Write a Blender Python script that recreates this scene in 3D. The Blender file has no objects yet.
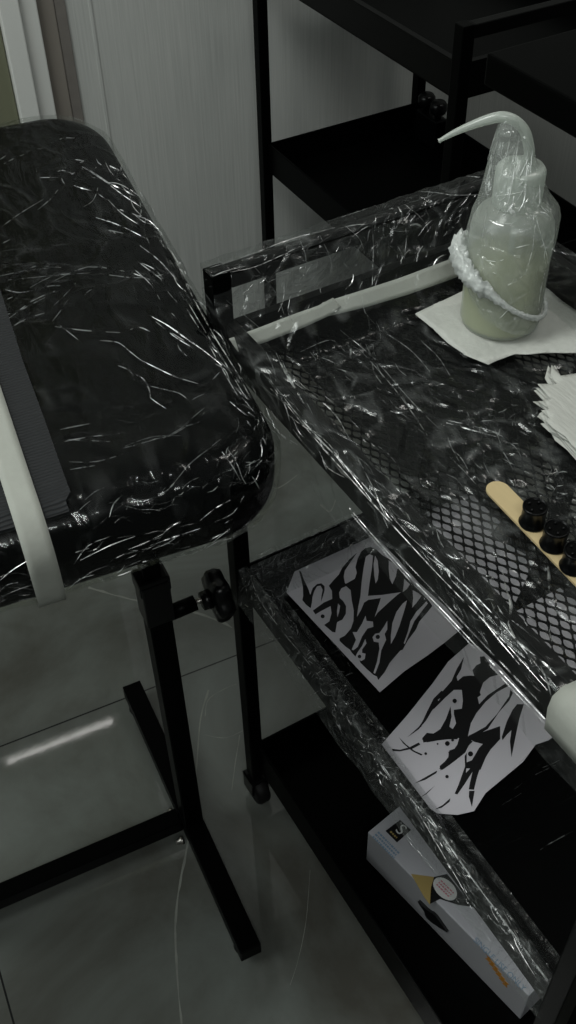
import bpy, bmesh, math, random
import numpy as np
from mathutils import Vector, Matrix, noise
from mathutils.bvhtree import BVHTree
from mathutils.geometry import tessellate_polygon
random.seed(7)
C = bpy.context.scene.collection
R = math.radians
# ------------------------------------------------------------------ camera
F = 1057.08; PITCH = R(45.332); ROLL = R(-1.545); H = 1.3
fw = Vector((0, math.cos(PITCH), -math.sin(PITCH))); r0 = Vector((1, 0, 0)); u0 = r0.cross(fw)
RT = math.cos(ROLL)*r0 + math.sin(ROLL)*u0
UP = -math.sin(ROLL)*r0 + math.cos(ROLL)*u0
CAM = Vector((0, 0, H))
cd = bpy.data.cameras.new('camera'); co = bpy.data.objects.new('camera', cd); C.objects.link(co)
M = Matrix((RT, UP, -fw)).transposed().to_4x4(); M.translation = CAM
co.matrix_world = M
cd.sensor_fit = 'VERTICAL'; cd.sensor_height = 36; cd.lens = F/1024*36; cd.clip_start = .05
bpy.context.scene.camera = co
def ray(x, y): return ((x-288)/F*RT - (y-512)/F*UP + fw)
def onz(x, y, z):
    d = ray(x, y); return CAM + d*((z-H)/d.z)
def onplane(x, y, p, n):
    d = ray(x, y); return CAM + d*((p-CAM).dot(n)/d.dot(n))
def AB(deg):
    a = R(deg); A = Vector((math.cos(a), math.sin(a), 0)); return A, Vector((-A.y, A.x, 0))
def hat(x, y, P):           # height of the pixel on the vertical through P
    d = ray(x, y); h = Vector((d.x, d.y)); t = h.dot(Vector((P.x, P.y)))/h.dot(h); return H+d.z*t

# ------------------------------------------------------------------ materials
def nt(name):
    m = bpy.data.materials.new(name); m.use_nodes = True
    t = m.node_tree; t.nodes.clear(); return m, t, t.nodes, t.links
def node(N, kind, **k):
    n = N.new(kind)
    for a, v in k.items():
        if a.startswith('_'): n.inputs[a[1:].replace('_', ' ')].default_value = v
        else: setattr(n, a, v)
    return n
def coords(N, L, scale=(1, 1, 1), rot=(0, 0, 0)):
    tc = N.new('ShaderNodeTexCoord'); mp = N.new('ShaderNodeMapping')
    mp.inputs['Scale'].default_value = scale; mp.inputs['Rotation'].default_value = rot
    L.new(tc.outputs['Object'], mp.inputs['Vector']); return mp.outputs['Vector']
def mat(name, col, rough=.5, metal=0, spec=.5, nscale=0, namt=.15, bump=0, stretch=(1, 1, 1), sub=0, col2=None):
    m, t, N, L = nt(name)
    p = node(N, 'ShaderNodeBsdfPrincipled'); o = node(N, 'ShaderNodeOutputMaterial')
    p.inputs['Base Color'].default_value = (*col, 1); p.inputs['Roughness'].default_value = rough
    p.inputs['Metallic'].default_value = metal; p.inputs['Specular IOR Level'].default_value = spec
    L.new(p.outputs[0], o.inputs[0])
    if nscale:
        v = coords(N, L, stretch)
        n = node(N, 'ShaderNodeTexNoise', _Scale=nscale, _Detail=5.0); L.new(v, n.inputs['Vector'])
        mx = node(N, 'ShaderNodeMix', data_type='RGBA')
        c2 = col2 or tuple(c*(1-namt*2) for c in col)
        mx.inputs[6].default_value = (*col, 1); mx.inputs[7].default_value = (*c2, 1)
        L.new(n.outputs['Fac'], mx.inputs[0]); L.new(mx.outputs[2], p.inputs['Base Color'])
        if bump:
            b = node(N, 'ShaderNodeBump', _Strength=bump, _Distance=.001); L.new(n.outputs['Fac'], b.inputs['Height'])
            L.new(b.outputs[0], p.inputs['Normal'])
    return m
def film_mat(name, haze=.05, base=.07, scale=(60, 60, 60), rot=(0, 0, 0), vor=28, rough=.13, bump=.9, dcol=(.6, .63, .62), crease=.12):
    m, t, N, L = nt(name)
    v = coords(N, L, scale, rot); v2 = coords(N, L)
    n1 = node(N, 'ShaderNodeTexNoise', _Scale=1.0, _Detail=4.0, _Distortion=.8); L.new(v, n1.inputs['Vector'])
    n3 = node(N, 'ShaderNodeTexNoise', _Scale=7.0, _Detail=2.0); L.new(v2, n3.inputs['Vector'])
    add = node(N, 'ShaderNodeMix', data_type='VECTOR'); add.inputs[0].default_value = .25
    L.new(v2, add.inputs[4]); L.new(n3.outputs['Color'], add.inputs[5])
    vo = node(N, 'ShaderNodeTexVoronoi', feature='DISTANCE_TO_EDGE', _Scale=vor); L.new(add.outputs[1], vo.inputs['Vector'])
    mr = node(N, 'ShaderNodeMapRange'); mr.inputs[1].default_value = 0; mr.inputs[2].default_value = .12
    mr.inputs[3].default_value = 1; mr.inputs[4].default_value = 0; L.new(vo.outputs['Distance'], mr.inputs[0])
    sm = node(N, 'ShaderNodeMath', operation='MULTIPLY_ADD'); sm.inputs[1].default_value = .6
    L.new(mr.outputs[0], sm.inputs[0]); L.new(n1.outputs['Fac'], sm.inputs[2])
    b = node(N, 'ShaderNodeBump', _Strength=bump, _Distance=.003); L.new(sm.outputs[0], b.inputs['Height'])
    g = node(N, 'ShaderNodeBsdfAnisotropic', _Roughness=rough); g.inputs[0].default_value = (.95, .97, .96, 1); L.new(b.outputs[0], g.inputs['Normal'])
    d = node(N, 'ShaderNodeBsdfDiffuse'); d.inputs[0].default_value = (*dcol, 1)
    tr = node(N, 'ShaderNodeBsdfTransparent'); tr.inputs[0].default_value = (.97, .98, .975, 1)
    lw = node(N, 'ShaderNodeLayerWeight', _Blend=.25); L.new(b.outputs[0], lw.inputs['Normal'])
    f = node(N, 'ShaderNodeMath', operation='MULTIPLY_ADD', use_clamp=True); f.inputs[1].default_value = .22; f.inputs[2].default_value = base
    L.new(lw.outputs['Fresnel'], f.inputs[0])
    m1 = node(N, 'ShaderNodeMixShader'); L.new(f.outputs[0], m1.inputs[0]); L.new(tr.outputs[0], m1.inputs[1]); L.new(g.outputs[0], m1.inputs[2])
    hz = node(N, 'ShaderNodeMath', operation='MULTIPLY_ADD', use_clamp=True)
    # haze grows in patches where the film lies in several layers, and on creases
    pr = node(N, 'ShaderNodeMapRange'); pr.inputs[1].default_value = .45; pr.inputs[2].default_value = .75; L.new(n1.outputs['Fac'], pr.inputs[0])
    cm = node(N, 'ShaderNodeMath', operation='MULTIPLY'); L.new(mr.outputs[0], cm.inputs[0]); L.new(pr.outputs[0], cm.inputs[1])
    hz.inputs[1].default_value = crease; hz.inputs[2].default_value = haze; L.new(cm.outputs[0], hz.inputs[0])
    m2 = node(N, 'ShaderNodeMixShader'); L.new(hz.outputs[0], m2.inputs[0]); L.new(m1.outputs[0], m2.inputs[1]); L.new(d.outputs[0], m2.inputs[2])
    o = node(N, 'ShaderNodeOutputMaterial'); L.new(m2.outputs[0], o.inputs[0])
    return m
def fold_mat(name, dif=.3, tra=.35, col=(.75, .78, .77)):
    m, t, N, L = nt(name)
    g = node(N, 'ShaderNodeBsdfAnisotropic', _Roughness=.3); g.inputs[0].default_value = (1, 1, 1, 1)
    d = node(N, 'ShaderNodeBsdfDiffuse'); d.inputs[0].default_value = (*col, 1)
    tr = node(N, 'ShaderNodeBsdfTransparent')
    v = coords(N, L, (1, 1, 1)); n = node(N, 'ShaderNodeTexNoise', _Scale=120.0, _Detail=2.0); L.new(v, n.inputs['Vector'])
    m1 = node(N, 'ShaderNodeMixShader'); m1.inputs[0].default_value = dif; L.new(g.outputs[0], m1.inputs[1]); L.new(d.outputs[0], m1.inputs[2])
    r = node(N, 'ShaderNodeMapRange'); r.inputs[1].default_value = .35; r.inputs[2].default_value = .65; r.inputs[3].default_value = 1; r.inputs[4].default_value = tra
    L.new(n.outputs['Fac'], r.inputs[0])
    m2 = node(N, 'ShaderNodeMixShader'); L.new(r.outputs[0], m2.inputs[0]); L.new(m1.outputs[0], m2.inputs[1]); L.new(tr.outputs[0], m2.inputs[2])
    o = node(N, 'ShaderNodeOutputMaterial'); L.new(m2.outputs[0], o.inputs[0]); return m

black_metal = mat('black_powder_coat', (.0009, .0011, .0011), .38, 0, .04, 400, .2, .05)
black_shiny = mat('black_edge_coat', (.0012, .0014, .0014), .35, 0, .10, 300, .2, .03)
vinyl = mat('black_vinyl', (.0007, .0009, .0010), .26, 0, .05, 250, .1, 0)
rubber = mat('black_rubber', (.004, .004, .004), .6, 0, .3, 200, .1)
plastic = mat('black_plastic', (.0014, .0016, .0018), .3, 0, .25, 200, .1)
steel = mat('zinc_bolt', (.45, .43, .4), .35, 1, .5, 100, .1)
tape_m = mat('masking_tape', (.35, .36, .325), .75, 0, .25, 90, .07, .5, (1, 1, 1))
tape_m2 = mat('masking_tape_bright', (.47, .48, .44), .75, 0, .25, 90, .07, .5)
towel_m = mat('paper_towel', (.50, .51, .475), .9, 0, .1, 160, .06, 1.0)
tissue_m = mat('tissue', (.50, .505, .47), .9, 0, .1, 60, .12, .8, (1, 6, 1))
paper_m = mat('white_paper', (.52, .505, .545), .7, 0, .2, 30, .03)
ink_m = mat('black_ink', (.004, .004, .005), .5, 0, .3, 60, .1)
wood_m = mat('birch_wood', (.56, .44, .24), .6, 0, .3, 30, .08, .1, (1, 12, 12))
bolt_m = steel
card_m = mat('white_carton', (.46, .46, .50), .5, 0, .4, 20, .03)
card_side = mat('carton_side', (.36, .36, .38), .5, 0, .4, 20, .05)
gold_m = mat('carton_gold', (.38, .28, .10), .5, 0, .4, 30, .1)
orange_m = mat('carton_orange', (.50, .22, .03), .5, 0, .4, 30, .1)
blue_m = mat('carton_blue', (.20, .30, .42), .5, 0, .4, 30, .1)
pink_m = mat('carton_pink', (.55, .2, .25), .5, 0, .4, 30, .1)
glove_m = mat('black_nitrile', (.005, .005, .006), .4, 0, .5, 60, .1)
web_m, t_, N_, L_ = nt('woven_strap')
p_ = node(N_, 'ShaderNodeBsdfPrincipled', _Roughness=.75); o_ = node(N_, 'ShaderNodeOutputMaterial'); L_.new(p_.outputs[0], o_.inputs[0])
w_ = node(N_, 'ShaderNodeTexWave', wave_type='BANDS', bands_direction='X', _Scale=110.0, _Distortion=1.5); L_.new(coords(N_, L_), w_.inputs['Vector'])
x_ = node(N_, 'ShaderNodeMix', data_type='RGBA'); x_.inputs[6].default_value = (.0015, .002, .0028, 1); x_.inputs[7].default_value = (.006, .0078, .010, 1)
L_.new(w_.outputs['Fac'], x_.inputs[0]); L_.new(x_.outputs[2], p_.inputs['Base Color'])
b_ = node(N_, 'ShaderNodeBump', _Strength=.6, _Distance=.001); L_.new(w_.outputs['Fac'], b_.inputs['Height']); L_.new(b_.outputs[0], p_.inputs['Normal'])

film_pad = film_mat('cling_film_pad', .0, .02, (14, 70, 40), (0, 0, .35), 16, .11, .5, crease=.03)
film_tray = film_mat('cling_film_tray', .010, .03, (16, 55, 40), (0, 0, .15), 26, .16, 1.0, crease=.12)
film_mid = film_mat('cling_film_middle', .0, -.01, (60, 5, 40), (0, 0, .1), 70, .15, .015, crease=.0)
film_bot = film_mat('cling_film_bottle', .15, .07, (90, 90, 16), (0, 0, 0), 55, .18, .9, (.7, .74, .70), .25)
fold_m = fold_mat('film_fold')
fold_f = fold_mat('film_fold_faint', .25, .82)
fold_w = fold_mat('film_fold_bunched', .7, .1, (.75, .78, .76))

# ------------------------------------------------------------------ mesh helpers
def mk(name, bm, mats, parent=None, smooth=False, mw=None):
    me = bpy.data.meshes.new(name)
    bmesh.ops.recalc_face_normals(bm, faces=bm.faces[:]) if mw != 'keep' else None
    bm.to_mesh(me); bm.free()
    if not isinstance(mats, (list, tuple)): mats = [mats]
    for m in mats: me.materials.append(m)
    if smooth:
        for p in me.polygons: p.use_smooth = True
    o = bpy.data.objects.new(name, me); C.objects.link(o)
    if parent: o.parent = parent
    return o
def tag(o, label=None, cat=None, group=None, kind=None):
    if label: o['label'] = label
    if cat: o['category'] = cat
    if group: o['group'] = group
    if kind: o['kind'] = kind
    return o
def empty(name, loc, rz=0):
    o = bpy.data.objects.new(name, None); C.objects.link(o); o.location = loc; o.rotation_euler = (0, 0, rz); o.empty_display_size = .05
    return o
def box(bm, x0, x1, y0, y1, z0, z1, bev=0, mi=0, mtx=None):
    r = bmesh.ops.create_cube(bm, size=1)
    vs = r['verts']
    for v in vs: v.co = Vector(((v.co.x+.5)*(x1-x0)+x0, (v.co.y+.5)*(y1-y0)+y0, (v.co.z+.5)*(z1-z0)+z0))
    fs = set(f for v in vs for f in v.link_faces)
    if bev:
        es = list(set(e for v in vs for e in v.link_edges))
        q = bmesh.ops.bevel(bm, geom=es, offset=bev, segments=2, affect='EDGES', profile=.6)
        fs = set(q['faces']) | set(f for f in fs if f.is_valid)
        vs = list(set(v for f in fs for v in f.verts))
    for f in fs: f.material_index = mi
    if mtx:
        for v in vs: v.co = mtx @ v.co
    return vs
def sweep(bm, pts, rad, n=10, mi=0, cap=True):
    pts = [Vector(p) for p in pts]
    if not isinstance(rad, (list, tuple)): rad = [rad]*len(pts)
    rings = []; ref = None
    for i, p in enumerate(pts):
        t = (pts[min(i+1, len(pts)-1)]-pts[max(i-1, 0)]).normalized()
        if ref is None: ref = t.orthogonal().normalized()
        ref = (ref - t*ref.dot(t)).normalized(); b = t.cross(ref)
        rings.append([bm.verts.new(p+(ref*math.cos(2*math.pi*k/n)+b*math.sin(2*math.pi*k/n))*rad[i]) for k in range(n)])
    for a, b2 in zip(rings, rings[1:]):
        for k in range(n):
            f = bm.faces.new((a[k], a[(k+1) % n], b2[(k+1) % n], b2[k])); f.material_index = mi
    if cap:
        for rg in (rings[0][::-1], rings[-1]):
            f = bm.faces.new(rg); f.material_index = mi
    return rings
def lathe(bm, prof, n=40, mi=0, c=(0, 0), capb=True, capt=True):
    rings = [[bm.verts.new((c[0]+r*math.cos(2*math.pi*k/n), c[1]+r*math.sin(2*math.pi*k/n), z)) for k in range(n)] for r, z in prof]
    for a, b in zip(rings, rings[1:]):
        for k in range(n):
            f = bm.faces.new((a[k], a[(k+1) % n], b[(k+1) % n], b[k])); f.material_index = mi
    if capb: bm.faces.new(rings[0][::-1]).material_index = mi
    if capt: bm.faces.new(rings[-1]).material_index = mi
def smooth_path(pts, n=6):
    pts = [Vector(p) for p in pts]; out = []
    for i in range(len(pts)-1):
        p0 = pts[max(i-1, 0)]; p1 = pts[i]; p2 = pts[i+1]; p3 = pts[min(i+2, len(pts)-1)]
        for k in range(n):
            t = k/n
            out.append(.5*((2*p1)+(p2-p0)*t+(2*p0-5*p1+4*p2-p3)*t*t+(-p0+3*p1-3*p2+p3)*t**3))
    out.append(pts[-1]); return out
def slab_poly(bm, pts, z0, z1, mi=0):
    a = [bm.verts.new((p[0], p[1], z0)) for p in pts]; b = [bm.verts.new((p[0], p[1], z1)) for p in pts]
    n = len(pts)
    fs = [bm.faces.new(b), bm.faces.new(a[::-1])]+[bm.faces.new((a[i], a[(i+1) % n], b[(i+1) % n], b[i])) for i in range(n)]
    for f in fs: f.material_index = mi
    return fs
def gridbox(nx, ny, nz, hx, hy, hz):
    """closed subdivided box surface"""
    bm = bmesh.new()
    def face(o, u, v, nu, nv):
        g = [[bm.verts.new(o+u*(i/nu)+v*(j/nv)) for j in range(nv+1)] for i in range(nu+1)]
        for i in range(nu):
            for j in range(nv): bm.faces.new((g[i][j], g[i+1][j], g[i+1][j+1], g[i][j+1]))
    X, Y, Z = Vector((2*hx, 0, 0)), Vector((0, 2*hy, 0)), Vector((0, 0, 2*hz)); o = Vector((-hx, -hy, -hz))
    face(o+Z, X, Y, nx, ny); face(o, Y, X, ny, nx); face(o, X, Z, nx, nz); face(o+Y, Z, X, nz, nx); face(o, Z, Y, nz, ny); face(o+X, Y, Z, ny, nz)
    bmesh.ops.remove_doubles(bm, verts=bm.verts[:], dist=1e-5)
    return bm
def round_map(p, hx, hy, hz, rc, re):
    """map a point of the box onto a rounded slab, return (pos, normal)"""
    qx = max(-(hx-rc), min(hx-rc, p.x)); qy = max(-(hy-rc), min(hy-rc, p.y))
    d = Vector((p.x-qx, p.y-qy))
    if d.length > rc-re and d.length > 0: d *= (rc-re)/d.length
    inn = Vector((qx+d.x, qy+d.y, max(-(hz-re), min(hz-re, p.z))))
    e = p-inn
    if e.length < 1e-6: return p.copy(), Vector((0, 0, 1))
    nrm = e.normalized()
    return inn+nrm*re, nrm

# ------------------------------------------------------------------ room
RA, RB = AB(-65.8)
W0 = Vector((-.045, 1.775, 0)); WN = RA.copy()                # wall faces the camera along +A
WROT = R(-65.8)
def wallpx(x, y):
    p = onplane(x, y, W0, WN) - W0; return p.dot(RB), p.z
# floor
m, t, N, L = nt('marble_tile')
tc = coords(N, L)
sep = node(N, 'ShaderNodeSeparateXYZ'); L.new(tc, sep.inputs[0])
g1 = onz(140, 692.5, 0)-W0; g2 = onz(4, 988, 0)-W0
ga, gb = g1.dot(RA), g2.dot(RB)
def line(sock, off, T):
    a = node(N, 'ShaderNodeMath', operation='SUBTRACT'); a.inputs[1].default_value = off-10*T-T/2; L.new(sock, a.inputs[0])
    b = node(N, 'ShaderNodeMath', operation='MODULO'); b.inputs[1].default_value = T; L.new(a.outputs[0], b.inputs[0])
    c = node(N, 'ShaderNodeMath', operation='SUBTRACT'); c.inputs[1].default_value = T/2; L.new(b.outputs[0], c.inputs[0])
    d = node(N, 'ShaderNodeMath', operation='ABSOLUTE'); L.new(c.outputs[0], d.inputs[0])
    e = node(N, 'ShaderNodeMath', operation='LESS_THAN'); e.inputs[1].default_value = .0012; L.new(d.outputs[0], e.inputs[0]); return e.outputs[0]
l1 = line(sep.outputs[0], ga, .8); l2 = line(sep.outputs[1], gb, .8)
mx = node(N, 'ShaderNodeMath', operation='MAXIMUM'); L.new(l1, mx.inputs[0]); L.new(l2, mx.inputs[1])
nz = node(N, 'ShaderNodeTexNoise', _Scale=3.0, _Detail=7.0, _Roughness=.6, _Distortion=.6); L.new(tc, nz.inputs['Vector'])
nz2 = node(N, 'ShaderNodeTexNoise', _Scale=2.2, _Detail=3.0, _Distortion=1.5); L.new(tc, nz2.inputs['Vector'])
cr = node(N, 'ShaderNodeValToRGB'); cr.color_ramp.elements[0].color = (.074, .072, .062, 1); cr.color_ramp.elements[1].color = (.150, .162, .150, 1)
cr.color_ramp.elements[0].position = .36; cr.color_ramp.elements[1].position = .64; L.new(nz.outputs['Fac'], cr.inputs[0])
# veins: narrow band of noise around .5
s1 = node(N, 'ShaderNodeMath', operation='SUBTRACT'); s1.inputs[1].default_value = .5; L.new(nz2.outputs['Fac'], s1.inputs[0])
s2 = node(N, 'ShaderNodeMath', operation='ABSOLUTE'); L.new(s1.outputs[0], s2.inputs[0])
s3 = node(N, 'ShaderNodeMapRange'); s3.inputs[1].default_value = 0; s3.inputs[2].default_value = .006; s3.inputs[3].default_value = .0; s3.inputs[4].default_value = 0; L.new(s2.outputs[0], s3.inputs[0])
c1 = node(N, 'ShaderNodeMix', data_type='RGBA'); c1.inputs[7].default_value = (.42, .43, .40, 1); L.new(s3.outputs[0], c1.inputs[0]); L.new(cr.outputs[0], c1.inputs[6])
c2 = node(N, 'ShaderNodeMix', data_type='RGBA'); c2.inputs[7].default_value = (.02, .02, .02, 1); L.new(mx.outputs[0], c2.inputs[0]); L.new(c1.outputs[2], c2.inputs[6])
p = node(N, 'ShaderNodeBsdfPrincipled', _Roughness=.045); p.inputs['Specular IOR Level'].default_value = .45
L.new(c2.outputs[2], p.inputs['Base Color']); o = node(N, 'ShaderNodeOutputMaterial'); L.new(p.outputs[0], o.inputs[0])
nb = node(N, 'ShaderNodeTexNoise', _Scale=90.0, _Detail=2.0); L.new(tc, nb.inputs['Vector'])
bb = node(N, 'ShaderNodeBump', _Strength=.02, _Distance=.001); L.new(nb.outputs['Fac'], bb.inputs['Height']); L.new(bb.outputs[0], p.inputs['Normal'])
tile_m = m
vein_m = mat('pale_vein', (.30, .31, .28), .2, 0, .45, 40, .3)
floor = empty('tmp', (0, 0, 0)); bpy.data.objects.remove(floor)
bm = bmesh.new(); box(bm, -.05, 2.6, -1.6, 1.6, -.05, 0)
def local(p, org, A, B): q = p-org; return Vector((q.dot(A), q.dot(B), q.z))
veins = [([(208, 690), (200, 720), (196, 770), (190, 820), (186, 850), (180, 880), (175, 920), (176, 965), (181, 1024)], .0022),
         ([(236, 684), (222, 690), (208, 700), (205, 716)], .0012),
         ([(88, 588), (120, 597), (150, 604), (190, 612), (215, 620), (232, 628)], .0035),
         ([(205, 735), (225, 738), (245, 730)], .0008),
         ([(232, 790), (236, 760), (240, 735)], .001),
         ([(310, 870), (306, 920), (298, 960), (290, 985)], .0007),
         ([(297, 475), (285, 484), (275, 488), (262, 482)], .002),
         ([(320, 505), (330, 512), (336, 500)], .0025)]
for pts, w in veins:
    q = smooth_path([local(onz(x, y, 0), W0, RA, RB) for x, y in pts], 6); prev = None
    for i, a in enumerate(q):
        tdir = (q[min(i+1, len(q)-1)]-q[max(i-1, 0)]).normalized(); s = Vector((-tdir.y, tdir.x, 0))*w*(.5+.5*noise.noise(a*60))
        a = a+Vector((0, 0, .0002))+s*.6
        cur = (bm.verts.new(a+s), bm.verts.new(a-s))
        if prev: f = bm.faces.new((prev[0], prev[1], cur[1], cur[0])); f.material_index = 1
        prev = cur
floor = mk('floor', bm, [tile_m, vein_m]); floor.location = W0; floor.rotation_euler.z = WROT; tag(floor, kind='structure')
# wall
m, t, N, L = nt('panel_wall')
tcw = coords(N, L, (1, 160, 3)); tl = coords(N, L)
n1 = node(N, 'ShaderNodeTexNoise', _Scale=2.0, _Detail=6.0, _Roughness=.65); L.new(tcw, n1.inputs['Vector'])
cr = node(N, 'ShaderNodeValToRGB'); cr.color_ramp.elements[0].position = .3; cr.color_ramp.elements[1].position = .7
cr.color_ramp.elements[0].color = (.36, .37, .355, 1); cr.color_ramp.elements[1].color = (.46, .47, .45, 1); L.new(n1.outputs['Fac'], cr.inputs[0])
p = node(N, 'ShaderNodeBsdfPrincipled', _Roughness=.6); L.new(cr.outputs[0], p.inputs['Base Color']); o = node(N, 'ShaderNodeOutputMaterial'); L.new(p.outputs[0], o.inputs[0])
bb = node(N, 'ShaderNodeBump', _Strength=.3, _Distance=.001); L.new(n1.outputs['Fac'], bb.inputs['Height']); L.new(bb.outputs[0], p.inputs['Normal'])
wall_m = m
casing_m = mat('white_casing', (.60, .61, .585), .45, 0, .4, 40, .03, 0, (1, 1, .2))
taupe_shade_m = mat('taupe_shade_strip', (.22, .20, .175), .6, 0, .3, 60, .08, 0, (1, 1, .2))
olive_m = mat('olive_door', (.16, .165, .11), .5, 0, .3, 30, .08, 0, (1, 1, .1))
bm = bmesh.new(); box(bm, -.12, 0, -1.6, 1.6, 0, 2.6)
wall = mk('wall_back', bm, wall_m); wall.location = W0; wall.rotation_euler.z = WROT; tag(wall, kind='structure')
def strip(name, b0, b1, d0, d1, m, z0=0, z1=2.2, bev=.002):
    bm = bmesh.new(); box(bm, d0, d1, b0, b1, z0, z1, bev); o = mk(name, bm, m); o.location = W0; o.rotation_euler.z = WROT; return tag(o, kind='structure')
bx = lambda x, y: wallpx(x, y)[0]
b_j = bx(98, 60)
strip('trim_1', b_j-.0025, b_j+.0025, .0, .0012, wall_m, .0, 2.55, .0005)
ycol = 66
e0, e1, e2, e3, e4 = bx(8, ycol), bx(28, ycol), bx(46, ycol), bx(64, ycol), bx(75, ycol)
strip('trim_2', e0, e1, 0, .022, casing_m)
strip('trim_3', e1+.0005, e2, 0, .014, casing_m)
strip('trim_shade_1', e2+.0005, e3, 0, .004, taupe_shade_m)  # trim strip whose brown colour also holds the casing's shadow
strip('trim_shade_2', e3+.0003, e4, 0, .0025, mat('taupe_shade_edge', (.18, .165, .15), .6, nscale=60), .0, 2.2, .001)  # thin strip coloured as the outer edge of that shadow
strip('door_1', e0-.8, e0-.001, 0, .008, olive_m, .005, 2.1)
strip('baseboard_back', e4+.005, 1.5, .0, .010, casing_m, 0, .06)
bm = bmesh.new(); box(bm, -.12, 2.6, -1.6, 1.6, 2.6, 2.65); cl = mk('ceiling', bm, mat('ceiling_paint', (.5, .5, .5), .8, nscale=20, namt=.02)); cl.location = W0; cl.rotation_euler.z = WROT; tag(cl, kind='structure')

# ------------------------------------------------------------------ trolleys
LEN, WID = .512, .31
RIM = [(.735, .777), (.420, .468), (.073, .128)]
def tray_bm(z0, z1, meshfloor, wall_t=.0016):
    lp = .009 if meshfloor else .0035
    bm = bmesh.new(); x0, x1, y0, y1 = .004, LEN-.004, .002, WID-.002
    box(bm, x0, x1, y0, y0+wall_t, z0, z1); box(bm, x0, x1, y1-wall_t, y1, z0, z1)
    box(bm, x0, x0+wall_t, y0+wall_t, y1-wall_t, z0, z1); box(bm, x1-wall_t, x1, y0+wall_t, y1-wall_t, z0, z1)
    # rolled lips
    for (a, b, c, d) in ((x0, x1, y0, y0+lp), (x0, x1, y1-lp, y1), (x0, x0+lp, y0+lp, y1-lp), (x1-lp, x1, y0+lp, y1-lp)):
        box(bm, a, b, c, d, z1, z1+.0022, .0008)
    if meshfloor:
        w = .014
        for (a, b, c, d) in ((x0, x1, y0, y0+w), (x0, x1, y1-w, y1), (x0, x0+w, y0+w, y1-w), (x1-w, x1, y0+w, y1-w)):
            box(bm, a, b, c, d, z0, z0+.002)
    else: box(bm, x0+wall_t, x1-wall_t, y0+wall_t, y1-wall_t, z0, z0+.003)
    return bm
def mesh_floor_bm(z):
    bm = bmesh.new(); px_, py_ = .0135, .0088      # diamond pitch, long way along x
    x0, x1, y0, y1 = .016, LEN-.016, .014, WID-.014
    ni, nj = int((x1-x0)/px_), int((y1-y0)/(py_/2))
    hole = []
    for k in range(8):
        a = math.pi/8+k*math.pi/4
        c, s = math.cos(a), math.sin(a); hole.append((c, s))
    vid = {}
    def V(x, y):
        k = (round(x*2e4), round(y*2e4))
        if k not in vid: vid[k] = bm.verts.new((x, y, z))
        return vid[k]
    for j in range(nj+1):
        for i in range(ni+1):
            cx = x0+(i+.5*(j % 2))*px_; cy = y0+j*py_/2
            if cx > x1 or cy > y1: continue
            c4 = [(cx+px_/2, cy), (cx, cy+py_/2), (cx-px_/2, cy), (cx, cy-py_/2)]
            v4 = [V(*q) for q in c4]
            # rounded hexagonal hole inside the rhombus
            hw, hh = px_*.375, py_*.345
            hp = [(hw, 0), (hw*.45, hh*.78), (0, hh), (-hw*.45, hh*.78), (-hw, 0), (-hw*.45, -hh*.78), (0, -hh), (hw*.45, -hh*.78)]
            hp = [(a*1.0, b) for a, b in hp]
            hv = [bm.verts.new((cx+a, cy+b, z)) for a, b in hp]
            for q in range(4):
                a = v4[q]; b = v4[(q+1) % 4]; h0 = hv[2*q]; h1 = hv[2*q+1]; h2 = hv[(2*q+2) % 8]
                try:
                    bm.faces.new((a, h0, h1)); bm.faces.new((a, h1, b)); bm.faces.new((b, h1, h2))
                except ValueError: pass
    r = bmesh.ops.extrude_face_region(bm, geom=bm.faces[:])
    for v in r['geom']:
        if isinstance(v, bmesh.types.BMVert): v.co.z += .0011
    return bm
def make_trolley(loc, rz, label):
    t = empty('tool_trolley', loc, rz); tag(t, label, 'trolley')
    for x, y in ((0, 0), (LEN, 0), (0, WID), (LEN, WID)):
        bm = bmesh.new(); s = .0088; box(bm, x-s, x+s, y-s, y+s, .055, .828, .0015); mk('post', bm, black_metal, t)
        bm = bmesh.new(); box(bm, x-.003, x+.003, y-.003, y+.003, .048, .056); box(bm, x-.012, x+.012, y-.013, y-.010, .018, .05, .001); box(bm, x-.012, x+.012, y+.010, y+.013, .018, .05, .001)
        box(bm, x-.013, x+.013, y-.013, y+.013, .044, .05, .001); c = mk('caster', bm, plastic, t)
        bm = bmesh.new(); prof = [(.006, -.009), (.018, -.009), (.0205, -.006), (.0205, .006), (.018, .009), (.006, .009)]; lathe(bm, prof, 24)
        bmesh.ops.transform(bm, verts=bm.verts[:], matrix=Matrix.Translation((x+.006, y, .0207)) @ Matrix.Rotation(R(90), 4, 'X')); mk('wheel', bm, rubber, c, True)
    for x in (0, LEN):
        bm = bmesh.new(); box(bm, x-.0075, x+.0075, .009, WID-.009, .811, .827, .002); mk('handle_rail', bm, black_shiny, t)
    for i, nm in enumerate(('top_tray', 'middle_tray', 'bottom_tray')):
        tr = mk(nm, tray_bm(*RIM[i], i == 0), black_shiny if i == 0 else black_metal, t)
        if i == 0: mk('mesh_floor', mesh_floor_bm(RIM[0][0]+.002), black_metal, tr)
    return t
TA, TB = AB(-60.66); TP = onz(257, 793, 0); TP.z = 0; TR = R(-60.66)
make_trolley(TP, TR, 'black metal three-tier trolley wrapped in film, holding bottle, stencils and glove box')
KA, KB = AB(-61.99); KP = onz(265, 145, .466); KP.z = 0; KR = R(-61.99)
make_trolley(KP, KR, 'unwrapped black metal trolley standing behind against the panelled wall')
tl_ = lambda p: local(p, TP, TA, TB)             # world -> trolley frame
def tpx(x, y, z): return tl_(onz(x, y, z))
def inside(p, m): return Vector((min(max(p.x, m), LEN-m), min(max(p.y, m), WID-m), p.z))   # keep paper within the tray walls
kl_ = lambda p: local(p, KP, KA, KB)
def at_tr(o): o.location = TP; o.rotation_euler.z = TR; return o

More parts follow.
